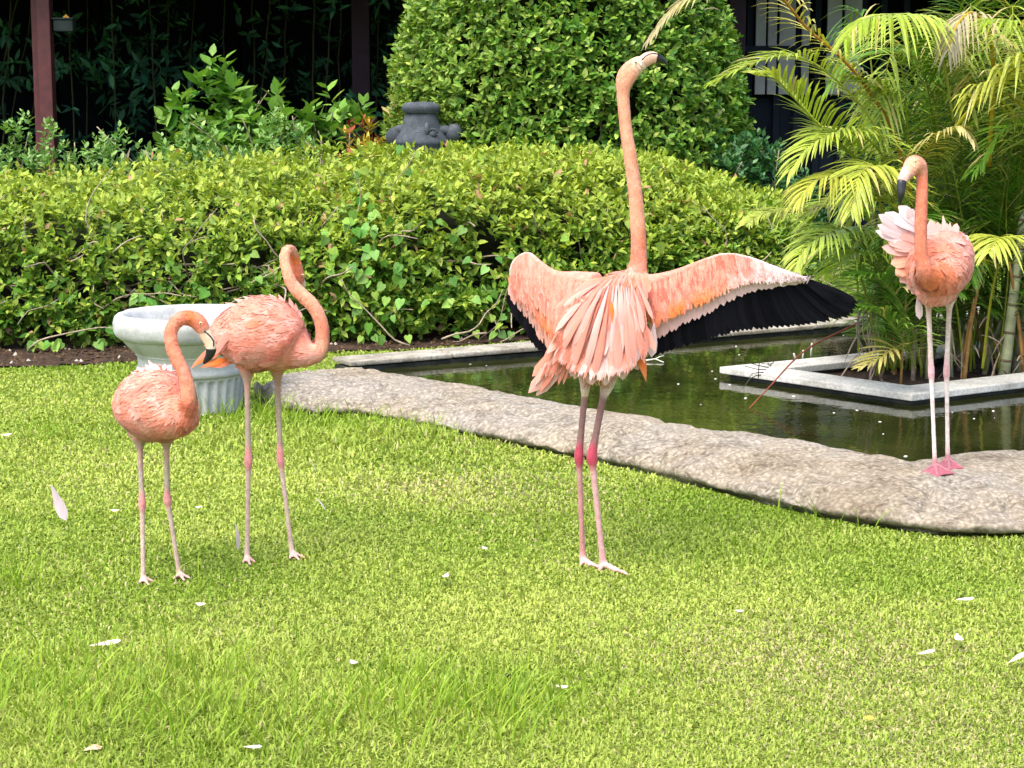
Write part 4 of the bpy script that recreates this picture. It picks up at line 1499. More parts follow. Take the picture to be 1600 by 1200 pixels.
class Bird:
    def __init__(self, label, Y0, foot):
        self.Y0 = Y0
        self.root = thing('flamingo', label, 'flamingo', foot, 'flamingos by the garden pool')
        self.chains = []

    def w(self, u, v, dy=0.0):
        return W(u, v, self.Y0 + dy)

    def px(self, u, v, dy=0.0):
        return S(u, v, self.Y0 + dy)

    def chain(self, pts_, seg=14, n=7, name='', wob=0):
        """pts: (u, v, dy, r_px, squash, colour)"""
        C = np.array([list(self.w(p[0], p[1], p[2])) + [p[3] * self.px(p[0], p[1], p[2]), p[4]] + list(p[5]) for p in pts_])
        Sm = catmull(C, n)
        Sm[:, 3] = np.maximum(Sm[:, 3], .0012)
        Sm[:, 5:] = np.clip(Sm[:, 5:], .005, .95)
        self.chains.append((Sm, seg, name))

    def leg(self, hip, knee, foot, z, cols, r=(1, 1, 1), foot_to=None):
        """hip/knee (u,v), foot (u,v) standing at height z; widths in px"""
        fy = G(foot[0], foot[1], z)[1] - self.Y0
        hu, hv, hd = hip
        kd = hd + (fy - hd) * .5
        cu, ck, cl, cf = cols
        thigh, shin, kn, ankle = r
        def lerp(a, b, t):
            return (a[0] + (b[0] - a[0]) * t, a[1] + (b[1] - a[1]) * t)
        k = (knee[0], knee[1])
        f = (foot[0], foot[1])
        h = (hu, hv)
        seq = []
        for t, rr, c in ((0, thigh, cu), (.18, shin * 1.25, cu), (.45, shin, cu), (.78, shin * 1.05, cu), (.92, kn * .85, ck)):
            q = lerp(h, k, t)
            seq.append((*q, hd + (kd - hd) * t, rr, 1, c))
        seq.append((*k, kd, kn, 1, ck))
        for t, rr, c in ((.06, kn * .95, ck), (.14, shin * .95, cl), (.45, shin * .82, cl), (.82, shin * .86, cl), (.94, shin * 1.05, cf), (1, ankle, cf)):
            q = lerp(k, f, t)
            seq.append((*q, kd + (fy - kd) * t, rr, 1, c))
        self.chain(seq, 10, 5, 'leg')

    def toes(self, foot, z, tips, col, web=True, r=3.2):
        """three toes with a web between them, spread on what the bird stands on"""
        c = G(foot[0], foot[1], z)
        tp = [G(u, v, z) for u, v in tips]
        s = self.px(foot[0], foot[1])
        for t in tp:
            P = catmull(np.array([c + np.array([0, 0, .012]), (c + t) / 2 + np.array([0, 0, .007]), t + np.array([0, 0, .003])]), 5)
            Sm = np.hstack([P, np.linspace(r * s * 1.2, r * s * .6, len(P))[:, None], np.ones((len(P), 1)), np.tile(col, (len(P), 1))])
            self.chains.append((Sm, 8, 'toe'))
        if web:
            k = len(tp)
            V, F = [], []
            top = [c + np.array([0, 0, .012])]
            rim = []
            for i in range(k):
                rim.append(tp[i] + np.array([0, 0, .004]))
                if i < k - 1:
                    m = (tp[i] + tp[i + 1]) / 2
                    rim.append(m + (c - m) * .14 + np.array([0, 0, .003]))
            V = np.array(top + rim)
            V = np.vstack([V, V - np.array([0, 0, .0035])])
            nn_ = len(rim) + 1
            for i in range(1, nn_ - 1):
                F += [(0, i, i + 1), (nn_, nn_ + i + 1, nn_ + i), (i, nn_ + i, nn_ + i + 1), (i, nn_ + i + 1, i + 1)]
            part('toe_web', V, np.array(F), self.root, M['plumage'], np.tile(np.array(col) * np.array([.95, .7, .8]), (len(V), 1)))

    def build(self, voxel=.0036, relax=5):
        items, samp = [], []
        for Sm, seg, name in self.chains:
            V, F = tube(Sm[:, :3], Sm[:, 3], seg, Sm[:, 4])
            items.append((V, F))
            samp.append(np.hstack([Sm[:, :4], Sm[:, 5:8], np.full((len(Sm), 1), 1.0 if name == 'torso' else (2.0 if name == 'neck' else 0.0))]))
        V, F = merge(items)
        samp = np.vstack(samp)
        b = np.array(self.root.location)
        me = np_mesh('tmp', V - b, F)
        o = bpy.data.objects.new('tmp', me)
        COL.objects.link(o)
        md = o.modifiers.new('r', 'REMESH')
        md.mode = 'VOXEL'
        md.voxel_size = voxel
        dg = bpy.context.evaluated_depsgraph_get()
        me2 = bpy.data.meshes.new_from_object(o.evaluated_get(dg))
        bpy.data.objects.remove(o)
        bpy.data.meshes.remove(me)
        nv = len(me2.vertices)
        P = np.zeros(nv * 3, np.float32)
        me2.vertices.foreach_get('co', P)
        P = P.reshape(-1, 3).astype(float)
        E = np.zeros(len(me2.edges) * 2, np.int32)
        me2.edges.foreach_get('vertices', E)
        E = E.reshape(-1, 2)
        # which part of the bird each vertex belongs to
        best = np.zeros((nv, 3))
        wsum = np.zeros(nv)
        near = np.full(nv, 1e9)
        kindv = np.zeros(nv)
        rad = np.zeros(nv)
        for s in samp:
            d = np.linalg.norm(P - (s[:3] - b), axis=1) / s[3]
            wgt = 1 / np.maximum(d, .55) ** 9
            best += wgt[:, None] * s[4:7]
            wsum += wgt
            cl = d < near
            near[cl] = d[cl]
            kindv[cl] = s[7]
            rad[cl] = s[3]
        col = best / wsum[:, None]
        # relax the thick parts more than the thin ones
        deg = np.bincount(E.ravel(), minlength=nv).astype(float)
        lam = np.clip((rad - .006) / .02, .06, .6)[:, None]
        for _ in range(relax * 2):
            acc = np.zeros_like(P)
            np.add.at(acc, E[:, 0], P[E[:, 1]])
            np.add.at(acc, E[:, 1], P[E[:, 0]])
            P = P + lam * (acc / deg[:, None] - P)
        me2.vertices.foreach_set('co', P.astype(np.float32).ravel())
        me2.update()
        me2.name = 'body'
        c4 = np.ones((nv, 4), np.float32)
        c4[:, :3] = col
        at = me2.color_attributes.new('Col', 'FLOAT_COLOR', 'POINT')
        at.data.foreach_set('color', c4.ravel())
        me2.materials.clear()
        me2.materials.append(M['plumage'])
        me2.polygons.foreach_set('use_smooth', np.ones(len(me2.polygons), bool))
        body = link('body', me2, self.root)
        Nn = np.zeros(nv * 3, np.float32)
        me2.vertices.foreach_get('normal', Nn)
        self.V, self.N, self.C, self.K = P + b, Nn.reshape(-1, 3).astype(float), col, kindv
        self.body = body
        return body

    def scatter(self, n, mind, flow, ln, wd, lift=.05, tpls=('flat', 'arch', 'flat', 'bendl'), mask=None, pale=.25, jit=.10, mat='feather', name='feather'):
        """overlapping contour feathers over the body, lying along the flow"""
        cand = np.where((self.K == 1) & (self.N[:, 1] < .45) if mask is None else mask)[0]
        rng.shuffle(cand)
        got = []
        for i in cand:
            p = self.V[i]
            if all(((p - q) ** 2).sum() > mind ** 2 for q in got):
                got.append(p)
                f = np.asarray(flow(p), float)
                nv = self.N[i]
                f = unit(f - nv * np.dot(f, nv) + rng.normal(0, jit, 3) * .6)
                f = unit(f - nv * np.dot(f, nv))
                L = ln * rng.uniform(.75, 1.3)
                d = unit(f + nv * lift * rng.uniform(.3, 1.3))
                c = np.array(self.C[i]) * rng.uniform(.92, 1.06)
                k = np.clip(rng.normal(pale, .16), 0, .8)
                c = c * (1 - k) + np.array(PALEP) * k
                q_ = mnoise.noise(Vector(p) * 16 + Vector((3, 1, 7)))
                if q_ > 0:
                    c = mixn(c, ORNG, min(.55, q_ * 1.2))
                else:
                    c = mixn(c, PALEP, min(.6, -q_ * 1.3))
                base = p - nv * .003 - f * L * .25
                put_feather(self.root, base, base + d * L, nv, wd * rng.uniform(.8, 1.25), c, tpls[rng.integers(0, len(tpls))], mat, name)
                if len(got) >= n:
                    break
        return len(got)

    def down(self, n, flow, ln, ratio, kinds=(1,), lift=.055, jit=.14, cvar=1.0, nmin=.6):
        """the fine plumage lying over the skin: far too many small feathers to count"""
        w_ = np.zeros(len(self.V))
        for k in kinds:
            w_[(self.K == k) & (self.N[:, 1] < nmin)] = 1
        idx = rng.choice(len(self.V), n, p=w_ / w_.sum())
        p, nv, c = self.V[idx], self.N[idx], self.C[idx].copy()
        f = np.array([flow(q) for q in p])
        wave = np.stack([vnoise(p, 14, 3), vnoise(p, 14, 4), vnoise(p, 14, 5)], 1)
        f = unit(f + 1.1 * wave + rng.normal(0, jit, p.shape))
        f = unit(f - nv * (f * nv).sum(1)[:, None])
        lf = lift * np.clip(.6 + 1.2 * vnoise(p, 22, 8) + rng.normal(0, .4, n), -.1, 2.2)
        d = unit(f + nv * lf[:, None])
        q = vnoise(p, 20, 12)
        st = vnoise(p * np.array([1, 1, 2.2]), 45, 13)
        k = cvar * np.clip(-q * 1.1 - st * .5, 0, .55)[:, None]
        c = c * (1 - k) + np.array(PALEP) * k
        k = cvar * np.clip(q * .8 + st * .5, 0, .5)[:, None]
        c = c * (1 - k) + c * np.array([.98, .80, .70]) * k
        c *= rng.uniform(.93, 1.06, (n, 1))
        strands(self.root, p - f * (ln * .4), d, nv, ln * rng.uniform(.6, 1.3, n), ratio, c)

    def bill(self, pts_, split, name='bill'):
        """(u,v,dy,r) along the bent bill; the part after index split is the black tip"""
        C = np.array([list(self.w(p[0], p[1], p[2])) + [p[3] * self.px(p[0], p[1], p[2])] for p in pts_])
        Sm = catmull(C, 6)
        k = split * 6
        Sm[:, 3] = np.maximum(Sm[:, 3], .001)
        col = np.array(pts_[0][4])
        V, F = tube(Sm[:k + 1, :3], Sm[:k + 1, 3], 14, .75)
        bl = part(name, V, F, self.root, M['plumage'], np.tile(col, (len(V), 1)))
        V, F = tube(Sm[k:, :3], Sm[k:, 3] * 1.02, 14, .75)
        part('bill_tip', V, F, bl, M['bill_black'])
        return bl

    def eye(self, u, v, dy, r):
        s = self.px(u, v, dy)
        c = self.w(u, v, dy)
        e = part('eye', *ellipsoid(c, (r * s, r * s, r * s), 14, 10), self.root, M['white_feather_skin'])
        part('pupil', *ellipsoid(c + np.array([0, -r * s * .55, 0]), (r * s * .6, r * s * .6, r * s * .6), 10, 8), e, M['eye'])


M['white_feather_skin'] = flat_mat('pale_eye_ring', (.72, .55, .30), .4, .4, .1, 40.0)

# ---------- small flamingo on the left, preening its neighbour
b1 = Bird('small plump flamingo at the left bending its neck to nibble the next bird', G(250, 908)[1], G(250, 908))
b1.chain([(196, 648, .13, 12, 1, PALEP), (206, 640, .11, 30, .95, PINK), (222, 634, .06, 48, .95, PINK), (242, 632, .02, 59, .95, PINK), (264, 640, -.03, 50, .95, PINK), (280, 646, -.07, 36, .95, CORAL), (291, 640, -.10, 20, 1, CORAL)], 22, 6, 'torso')
b1.chain([(284, 648, -.07, 26, 1, CORAL), (294, 632, -.10, 15, 1, CORAL), (293, 606, -.11, 12, 1, PEACH), (286, 580, -.11, 11.2, 1, CORAL), (275, 558, -.10, 10.6, 1, CORAL), (267.5, 537, -.09, 10.2, 1, CORAL), (267, 519, -.08, 10.2, 1, CORAL), (273, 505, -.07, 10.5, 1, CORAL), (285, 497, -.06, 11.2, 1, CORAL), (297, 497, -.05, 12.2, 1, ORNG), (308, 502, -.05, 13.2, .85, CORAL), (315, 511, -.05, 12.2, .8, CORAL), (319, 521, -.05, 9.6, .8, CREAM)], 14, 7, 'neck')
for hip, knee, foot in (((218, 684, .03), (222, 786), (224, 909)), ((260, 684, .0), (261.5, 779), (281, 902))):
    b1.leg(hip, knee, foot, .006, (LEGG, KNEE, LEGP, LEGP), (15, 4.6, 6.6, 5.2))
b1.toes((224, 909), .006, [(216, 914), (233, 916), (240, 910)], (.62, .36, .31), False)
b1.toes((281, 902), .006, [(271, 906), (288, 909), (298, 905)], (.62, .36, .31), False)
b1.build()
F1 = b1
fl1 = lambda p: np.array([-.75, .25, -.30 - 2.2 * (p[2] - W(240, 632, F1.Y0)[2])])
b1.scatter(46, .030, fl1, .055, .018, .02, pale=.15)
b1.down(9000, fl1, .030, .20)
b1.down(5000, lambda p: np.array([0, 0, -1]), .013, .24, (2,), .05, .12, .4, nmin=2)
b1.bill([(317, 516, -.05, 10.4, CREAM), (323, 526, -.05, 9.6), (328, 536, -.05, 8.8), (330, 545, -.05, 8.3), (327.5, 555, -.05, 6.6), (322, 563, -.05, 4.2), (318, 568, -.05, 1.6)], 3)
b1.eye(313.5, 505, -.078, 2.4)
Pm = np.array([F1.w(319, 517, -.083), F1.w(328, 525, -.081), F1.w(333.5, 533, -.078), F1.w(334, 541, -.075)])
part('mouth_line', *tube(catmull(Pm, 5), .0022, 6), b1.root, M['bill_black'])
for (u0, v0, u1, v1, w_) in ((244, 584, 232, 563, 7), (249, 582, 241, 569, 7), (240, 585, 227, 570, 7), (256, 578, 258, 569, 6), (262, 578, 268, 570, 6), (232, 588, 215, 575, 8), (222, 592, 206, 582, 8), (268, 580, 262, 571, 6)):
    put_feather(b1.root, F1.w(u0, v0, -.01), F1.w(u1, v1, .0), (0, -1, .5), w_ * 1.4 * F1.px(u0, v0), np.array(WHT) * .98, 'pcurl', 'white_feather')
for (u0, v0, u1, v1, w_) in ((196, 632, 198, 658, 9), (193, 640, 194, 668, 9), (203, 660, 203, 685, 9), (190, 632, 183, 655, 11)):
    put_feather(b1.root, F1.w(u0, v0, .03), F1.w(u1, v1, .04), (-.5, -1, .2), w_ * F1.px(u0, v0), np.array(PALEP), 'arch')
for i in range(9):          # long swirl of wing feathers over the flank
    t = i / 8
    put_feather(b1.root, F1.w(232 + 26 * t, 596 + 14 * t, -.07), F1.w(192 + 16 * t, 628 + 30 * t, -.045 - .035 * t), (0, -1, .3), 9 * F1.px(230, 620), np.array(PINK) * rng.uniform(.9, 1.12) * (1 - .3) + np.array(PALEP) * .3, 'bendl' if i % 2 else 'arch')

# ---------- second flamingo, side on with an S-bent neck
b2 = Bird('side-on flamingo with S-curved neck and head tucked away in front of the urn', G(420, 875)[1], G(420, 875))
b2.chain([(336, 540, .04, 12, 1, PINK), (346, 534, .03, 26, .85, PINK), (362, 528, .02, 42, .85, PINK), (388, 524, .01, 55, .85, PINK), (416, 523, .0, 60, .85, PINK), (440, 533, -.01, 51, .85, PINK), (460, 544, -.01, 37, .9, PINK), (480, 552, -.02, 21, 1, PINK), (494, 551, -.02, 15, 1, PINK)], 22, 6, 'torso')
b2.chain([(478, 553, -.02, 19, 1, PINK), (494, 551, -.02, 15, 1, PEACH), (502.5, 538, -.02, 12.2, 1, PEACH), (503.5, 514, -.02, 11.2, 1, CORAL), (497.5, 492, -.02, 11, 1, PEACH), (486, 474, -.02, 11, 1, PEACH), (471, 460, -.02, 10.8, 1, PEACH), (457, 445, -.02, 9.8, 1, PEACH), (449.5, 428, -.02, 8.6, 1, PEACH), (445.5, 410, -.01, 8, 1, PEACH), (445.5, 396, .0, 7.8, 1, PEACH), (450, 389.5, .02, 7.5, 1, PEACH), (456.5, 392, .04, 7.6, 1, PEACH), (460.5, 403, .055, 8.2, 1, ORNG), (463.5, 418, .06, 9.6, 1, CORAL), (467, 432, .065, 9.2, 1, CORAL), (469, 440, .07, 7, 1, PALEP)], 14, 7, 'neck')
b2.leg((386, 574, .0), (388, 718), (386, 876), .006, (LEGG, KNEE, LEGP, LEGP), (16, 4.8, 7, 5.6))
b2.leg((433, 572, .04), (438, 716), (457, 869), .006, (LEGG, KNEE, LEGP, LEGP), (16, 4.6, 6.8, 5.4))
b2.toes((386, 876), .006, [(379, 881), (391, 884), (399, 880)], (.62, .36, .31), False)
b2.toes((457, 869), .006, [(452, 875), (468, 877), (477, 873)], (.62, .36, .31), False)
b2.build()
F2 = b2
fl2 = lambda p: np.array([-1, 0, -.15 - 1.3 * (p[2] - W(400, 524, F2.Y0)[2])])
b2.scatter(50, .032, fl2, .060, .018, .02, pale=.15)
b2.down(10000, fl2, .032, .20)
b2.down(5000, lambda p: np.array([.2, 0, -1]), .013, .24, (2,), .05, .12, .4, nmin=2)
b2.bill([(469, 438, .07, 7.5, CREAM), (471, 446, .08, 6.8), (469, 453, .09, 5.5), (465, 459, .095, 3.5), (461, 463, .1, 1.4)], 2)
b2.eye(473, 430, .05, 2.2)
for i in range(11):
    t = i / 10
    put_feather(b2.root, F2.w(432 - 60 * t, 480 + 18 * t, -.045), F2.w(372 - 36 * t, 500 + 58 * t, -.058), (0, -1, .35), 11 * F2.px(400, 500), (np.array(PINK) * .75 + np.array(PALEP) * .25) * rng.uniform(.9, 1.12), ['flat', 'bendl', 'point'][i % 3])
for i in range(9):
    t = i / 8
    put_feather(b2.root, F2.w(410 - 20 * t, 518 + 16 * t, -.083), F2.w(360 + 8 * t, 538 + 30 * t, -.045), (0, -1, .1), 11 * F2.px(400, 520), (np.array(PINK) * .7 + np.array(PALEP) * .3) * rng.uniform(.9, 1.12), ['arch', 'bendl'][i % 2])
for (u0, v0, u1, v1, w_, c) in ((350, 535, 300, 571, 13, CORAL), (347, 540, 297, 576, 10, ORNG), (352, 548, 303, 566, 12, CORAL), (360, 560, 312, 574, 12, ORNG), (356, 528, 318, 540, 12, ORNG), (365, 566, 322, 573, 12, CORAL)):
    put_feather(b2.root, F2.w(u0, v0, .0), F2.w(u1, v1, -.01), (0, -1, .3), w_ * 1.15 * F2.px(u0, v0), c, 'point', 'feather', 'tail_feather')
for (u0, v0, u1, v1) in ((428, 474, 408, 461), (436, 474, 421, 460), (446, 480, 435, 460), (458, 486, 452, 465), (462, 492, 462, 474), (470, 500, 467, 484), (420, 474, 396, 464), (405, 474, 380, 464), (392, 476, 366, 468), (380, 482, 352, 474)):
    put_feather(b2.root, F2.w(u0, v0, -.01), F2.w(u1, v1, .0), (0, -1, .4), 9 * F2.px(u0, v0), np.array(PALEP) * 1.05, 'pcurl')

# ---------- centre flamingo, seen from behind with spread wings and its head thrown up
b3 = Bird('tall flamingo with outspread black-edged wings and its neck stretched straight up', G(930, 889)[1], G(930, 889))
b3.chain([(996, 430, .12, 14, 1, CORAL), (986, 444, .12, 29, 1, PINK), (968, 470, .09, 45, .9, PINK), (950, 508, .05, 55, .85, PINK), (940, 548, .02, 46, .85, PALEP), (932, 578, .0, 28, .9, PALEP), (928, 590, .0, 14, 1, PALEP)], 22, 6, 'torso')
b3.chain([(988, 446, .12, 30, 1, PINK), (994, 430, .12, 19, 1, CORAL), (997.5, 408, .12, 13.8, 1, CORAL), (998, 380, .12, 12.6, 1, CORAL), (996, 345, .12, 12.2, 1, PEACH), (992.5, 300, .12, 11.4, 1, PEACH), (985.5, 250, .12, 10.8, 1, PEACH), (978.5, 205, .12, 10.2, 1, PEACH), (974.5, 165, .12, 10, 1, PEACH), (973.5, 143, .12, 10.6, 1, PEACH), (977, 124, .12, 15.2, .8, PEACH), (986, 110, .12, 15.6, .75, PEACH), (997, 101, .12, 13.2, .75, CREAM), (1006, 96, .12, 10.5, .75, CREAM)], 14, 7, 'neck')
b3.chain([(1000, 448, .10, 20, 1, PINK), (1030, 440, .09, 14, .8, PINK), (1062, 428, .085, 10, .7, PINK), (1100, 412, .08, 8.5, .7, PINK), (1132, 402, .075, 7.5, .7, PALEP), (1165, 405, .07, 6.5, .7, PALEP), (1205, 418, .06, 5, .7, WHT), (1258, 438, .05, 3, .7, WHT)], 12, 6, 'wing')
b3.chain([(930, 448, .12, 24, 1, PINK), (900, 440, .16, 17, .8, PINK), (868, 434, .21, 12, .8, PINK), (843, 416, .27, 9, .8, PINK), (825, 400, .31, 7, .8, PALEP), (807, 408, .34, 5.5, .8, PALEP), (799.5, 424, .36, 4, .8, WHT), (801, 450, .37, 2.5, .8, WHT)], 12, 6, 'wing')
b3.leg((917, 585, .03), (904.5, 711), (911, 880), .006, (MAUVE, CRIM, (.44, .21, .20), (.55, .27, .26)), (15, 5.6, 8.2, 6.2))
b3.leg((949, 588, .03), (924.5, 712), (943, 887), .006, (MAUVE, CRIM, (.50, .28, .27), (.58, .25, .24)), (17, 6, 9.2, 6.8))
b3.chain([(917, 572, .03, 18, 1, PALEP), (915, 598, .03, 10, 1, WHT), (914, 614, .03, 7, 1, CREAM)], 12, 6, 'thigh')
b3.chain([(951, 572, .03, 20, 1, PALEP), (949, 598, .03, 13, 1, WHT), (944, 617, .03, 7.5, 1, CREAM)], 12, 6, 'thigh')
b3.toes((911, 880), .006, [(907, 885), (922, 885), (938, 889)], (.62, .34, .31), False, 4)
b3.toes((943, 887), .006, [(936, 893), (962, 894), (981, 899)], (.62, .34, .31), False, 4.2)
b3.build()
F3 = b3
b3.bill([(1005, 97, .12, 10.2, (.70, .40, .30)), (1012, 92, .12, 10.5), (1020, 90, .12, 9.4), (1026, 91, .12, 7.8), (1033, 92, .12, 4.6), (1039, 96, .12, 2.6), (1043, 103, .12, .9)], 3)
Pm = np.array([F3.w(1003, 94, .098), F3.w(1010, 87, .097), F3.w(1019, 83.5, .099), F3.w(1027, 84.5, .103), F3.w(1034, 88, .108)])
part('mouth_line', *tube(catmull(Pm, 5), .0016, 6), b3.root, M['bill_black'])
b3.eye(993, 97, .098, 2.2)
CAMN = np.array([0, -1.0, .22])


def curve(P, t):
    P = np.asarray(P, float)
    x = np.linspace(0, 1, len(P))
    return np.array([np.interp(t, x, P[:, k]) for k in range(P.shape[1])])


# right wing: leading edge, ends of the coverts, ends of the flight feathers
LE = catmull([(1012, 444), (1060, 426), (1100, 407), (1132, 397), (1165, 401), (1205, 413), (1235, 424), (1262, 435)], 4)
CE = catmull([(1022, 534), (1062, 511), (1112, 488), (1150, 466), (1182, 454), (1212, 450), (1240, 445), (1266, 437)], 4)
FE = catmull([(1018, 558), (1065, 543), (1112, 529), (1155, 518), (1205, 513), (1262, 507), (1325, 496), (1341, 474)], 4)


def wing_row(bird, LEc, CEc, FEc, n, a, bfrac, dyr, dyt, width, colf, tpl, mat='feather', name='feather', t0=0.0, t1=1.0, dyfun=lambda t: 0.0, tip_from=None):
    for i in range(n):
        t = t0 + (t1 - t0) * (i + .5) / n + rng.normal(0, .004)
        t = min(max(t, 0), 1)
        l, c, f = curve(LEc, t), curve(CEc, t), curve(FEc, t)
        if tip_from == 'flight':
            root_ = l + (c - l) * a
            tip_ = f if bfrac == 1 else c + (f - c) * bfrac
        else:
            root_ = l + (c - l) * a
            tip_ = l + (c - l) * bfrac
        tip_ = tip_ + rng.normal(0, .5 if 'black' in mat else 1.0, 2)
        d0 = dyfun(t)
        p0, p1 = bird.w(root_[0], root_[1], d0 + dyr), bird.w(tip_[0], tip_[1], d0 + dyt)
        w_ = width(t) if callable(width) else width
        put_feather(bird.root, p0, p1, CAMN + rng.normal(0, .06, 3), w_ * bird.px(root_[0], root_[1]), colf(t), tpl[i % len(tpl)] if isinstance(tpl, tuple) else tpl, mat, name)


dyR = lambda t: .085 - .035 * t
blk = lambda t: np.array(BLK) * rng.uniform(.7, 1.8)
wing_row(b3, LE, CE, FE, 46, .55, 1, .012, .02, lambda t: 24 if t < .78 else 14, blk, 'flat', 'black_feather', 'flight_feather', 0, 1, dyR, 'flight')
wing_row(b3, LE, CE, FE, 9, .1, 1, .018, .026, 8, blk, 'point', 'black_feather', 'flight_feather', .86, 1.0, dyR, 'flight')
wing_row(b3, LE, CE, FE, 46, .34, 1.0, -.004, .008, 15, lambda t: mixn(PALEP, WHT, min(1, .2 + .8 * t)) * np.array([1.02, .97, 1.02]) * rng.uniform(.96, 1.04), ('flat', 'flat'), 'feather', 'covert_feather', 0, 1, dyR)
wing_row(b3, LE, CE, FE, 34, .22, .70, -.010, .000, 17, lambda t: (mixn(ORNG, PEACH, np.clip((t - .12) / .3, 0, 1)) if t < .45 else mixn(PEACH, WHT, np.clip((t - .45) / .25, 0, 1))) * rng.uniform(.9, 1.1), ('arch', 'flat'), 'feather', 'covert_feather', 0, .97, dyR)
wing_row(b3, LE, CE, FE, 34, .08, .58, -.016, -.006, 15, lambda t: (mixn(PINK, CORAL, .4) if t < .5 else mixn(PINK, WHT, np.clip((t - .45) / .3, 0, .85))) * rng.uniform(.88, 1.12), ('arch', 'flat', 'bendl'), 'feather', 'covert_feather', 0, .92, dyR)
wing_row(b3, LE, CE, FE, 36, .0, .34, -.020, -.013, 12, lambda t: (mixn(DEEP, PINK, rng.uniform(.3, 1)) if t < .5 else mixn(PINK, WHT, np.clip((t - .42) / .3, 0, .9))) * rng.uniform(.9, 1.12), ('arch', 'flat', 'bendr'), 'feather', 'covert_feather', .03, .9, dyR)

# left wing, reaching away from the camera
LEl = catmull([(918, 440), (890, 434), (862, 428), (842, 412), (826, 395), (808, 402), (797, 424)], 4)
CEl = catmull([(884, 520), (872, 545), (861, 553), (848, 536), (834, 515), (815, 490), (800, 458)], 4)
FEl = catmull([(880, 560), (868, 566), (858, 560), (838, 545), (820, 518), (804, 496), (797, 476)], 4)
dyL = lambda t: .13 + .22 * t
wing_row(b3, LEl, CEl, FEl, 18, .5, 1, .012, -.01, 16, blk, 'flat', 'black_feather', 'flight_feather', .15, 1, dyL, 'flight')
wing_row(b3, LEl, CEl, FEl, 22, .32, 1.0, -.006, -.02, 15, lambda t: mixn(PEACH, PALEP, min(1, .2 + t)) * rng.uniform(.9, 1.05), ('arch', 'flat'), 'feather', 'covert_feather', 0, 1, dyL)
wing_row(b3, LEl, CEl, FEl, 18, .22, .84, -.014, -.03, 14, lambda t: mixn(ORNG, PINK, np.clip(abs(t - .45) / .3, 0, 1)) * rng.uniform(.9, 1.1), ('arch', 'flat'), 'feather', 'covert_feather', .02, .98, dyL)
wing_row(b3, LEl, CEl, FEl, 18, .06, .6, -.022, -.036, 13, lambda t: mixn(PINK, CORAL, .3) * rng.uniform(.88, 1.12), ('arch', 'curl'), 'feather', 'covert_feather', .02, .98, dyL)
wing_row(b3, LEl, CEl, FEl, 18, .0, .34, -.024, -.036, 10, lambda t: mixn(PINK, PALEP, rng.uniform(0, .5)) * rng.uniform(.9, 1.12), ('arch', 'curl'), 'feather', 'covert_feather', .05, .98, dyL)

# long back plumes falling over the tail, in layers from below to the ruff at the neck
for (ru, rv, tu, tv, w_, c) in (
        (905, 530, 826, 614, 20, PALEP), (908, 535, 838, 618, 18, PALEP), (900, 520, 832, 588, 18, PEACH), (906, 530, 852, 604, 18, PEACH), (912, 535, 868, 596, 20, CORAL), (915, 540, 880, 592, 20, PINK), (898, 515, 850, 582, 16, CORAL)):
    put_feather(b3.root, F3.w(ru, rv, -.02), F3.w(tu, tv, .0), CAMN, w_ * F3.px(ru, rv), np.array(c) * rng.uniform(.94, 1.06), 'arch', 'feather', 'tail_feather')
bt = [(892, 588), (903, 594), (913, 598), (922, 601), (931, 602), (940, 602), (949, 600), (958, 597), (967, 594), (976, 592), (985, 586), (992, 580)]
for i, (tu, tv) in enumerate(bt):
    ru, rv = 918 + i * 5.2, 520 + abs(i - 6) * 2
    put_feather(b3.root, F3.w(ru, rv, -.045), F3.w(tu, tv, -.035 - .02 * math.sin(i / 11 * math.pi)), CAMN, 17 * F3.px(ru, rv), mixn(PALEP, WHT, rng.uniform(.0, .6)), ['arch', 'bendl', 'bendr'][i % 3], 'feather', 'tail_feather')
for (n_, r0, r1, t0, t1, w_, dr, dt, c0, c1) in (
        (17, (918, 478), (992, 478), (858, 560), (1012, 552), 13, -.035, -.065, PINK, PALEP),
        (17, (928, 452), (990, 452), (868, 520), (1012, 520), 11, -.01, -.060, PINK, mixn(PALEP, WHT, .35)),
        (15, (935, 442), (994, 440), (866, 478), (1010, 500), 9, .015, -.035, CORAL, PALEP),
        (11, (945, 436), (1002, 434), (888, 456), (1014, 470), 10, .035, .005, CORAL, PALEP),
        (10, (960, 432), (1010, 432), (905, 440), (1022, 452), 8, .05, .03, CORAL, PEACH)):
    for i in range(n_):
        t = i / (n_ - 1)
        ru, rv = r0[0] + (r1[0] - r0[0]) * t, r0[1] + (r1[1] - r0[1]) * t - 6 * math.sin(t * math.pi)
        bulge = 34 * math.sin(t * math.pi) if t1[1] > 505 else 12 * math.sin(t * math.pi)
        tu, tv = t0[0] + (t1[0] - t0[0]) * t + rng.normal(0, 7), t0[1] + (t1[1] - t0[1]) * t + bulge + rng.normal(0, 4)
        c = mixn(c0, c1, np.clip(rng.normal(.45, .4), 0, 1))
        put_feather(b3.root, F3.w(ru, rv, dr), F3.w(tu, tv, dt - .012 * math.sin(t * math.pi)), CAMN + np.array([(t - .5) * .8, 0, 0]), w_ * rng.uniform(.85, 1.15) * F3.px(ru, rv), c * rng.uniform(.92, 1.06), ['flat', 'flat', 'flat', 'long', 'bendl', 'bendr'][rng.integers(0, 6)])
b3.down(5500, lambda p: np.array([0, 0, -1]), .013, .24, (2,), .05, .12, .4, nmin=2)
b3.down(3000, lambda p: np.array([0, -.2, -1]), .04, .16, (1,))


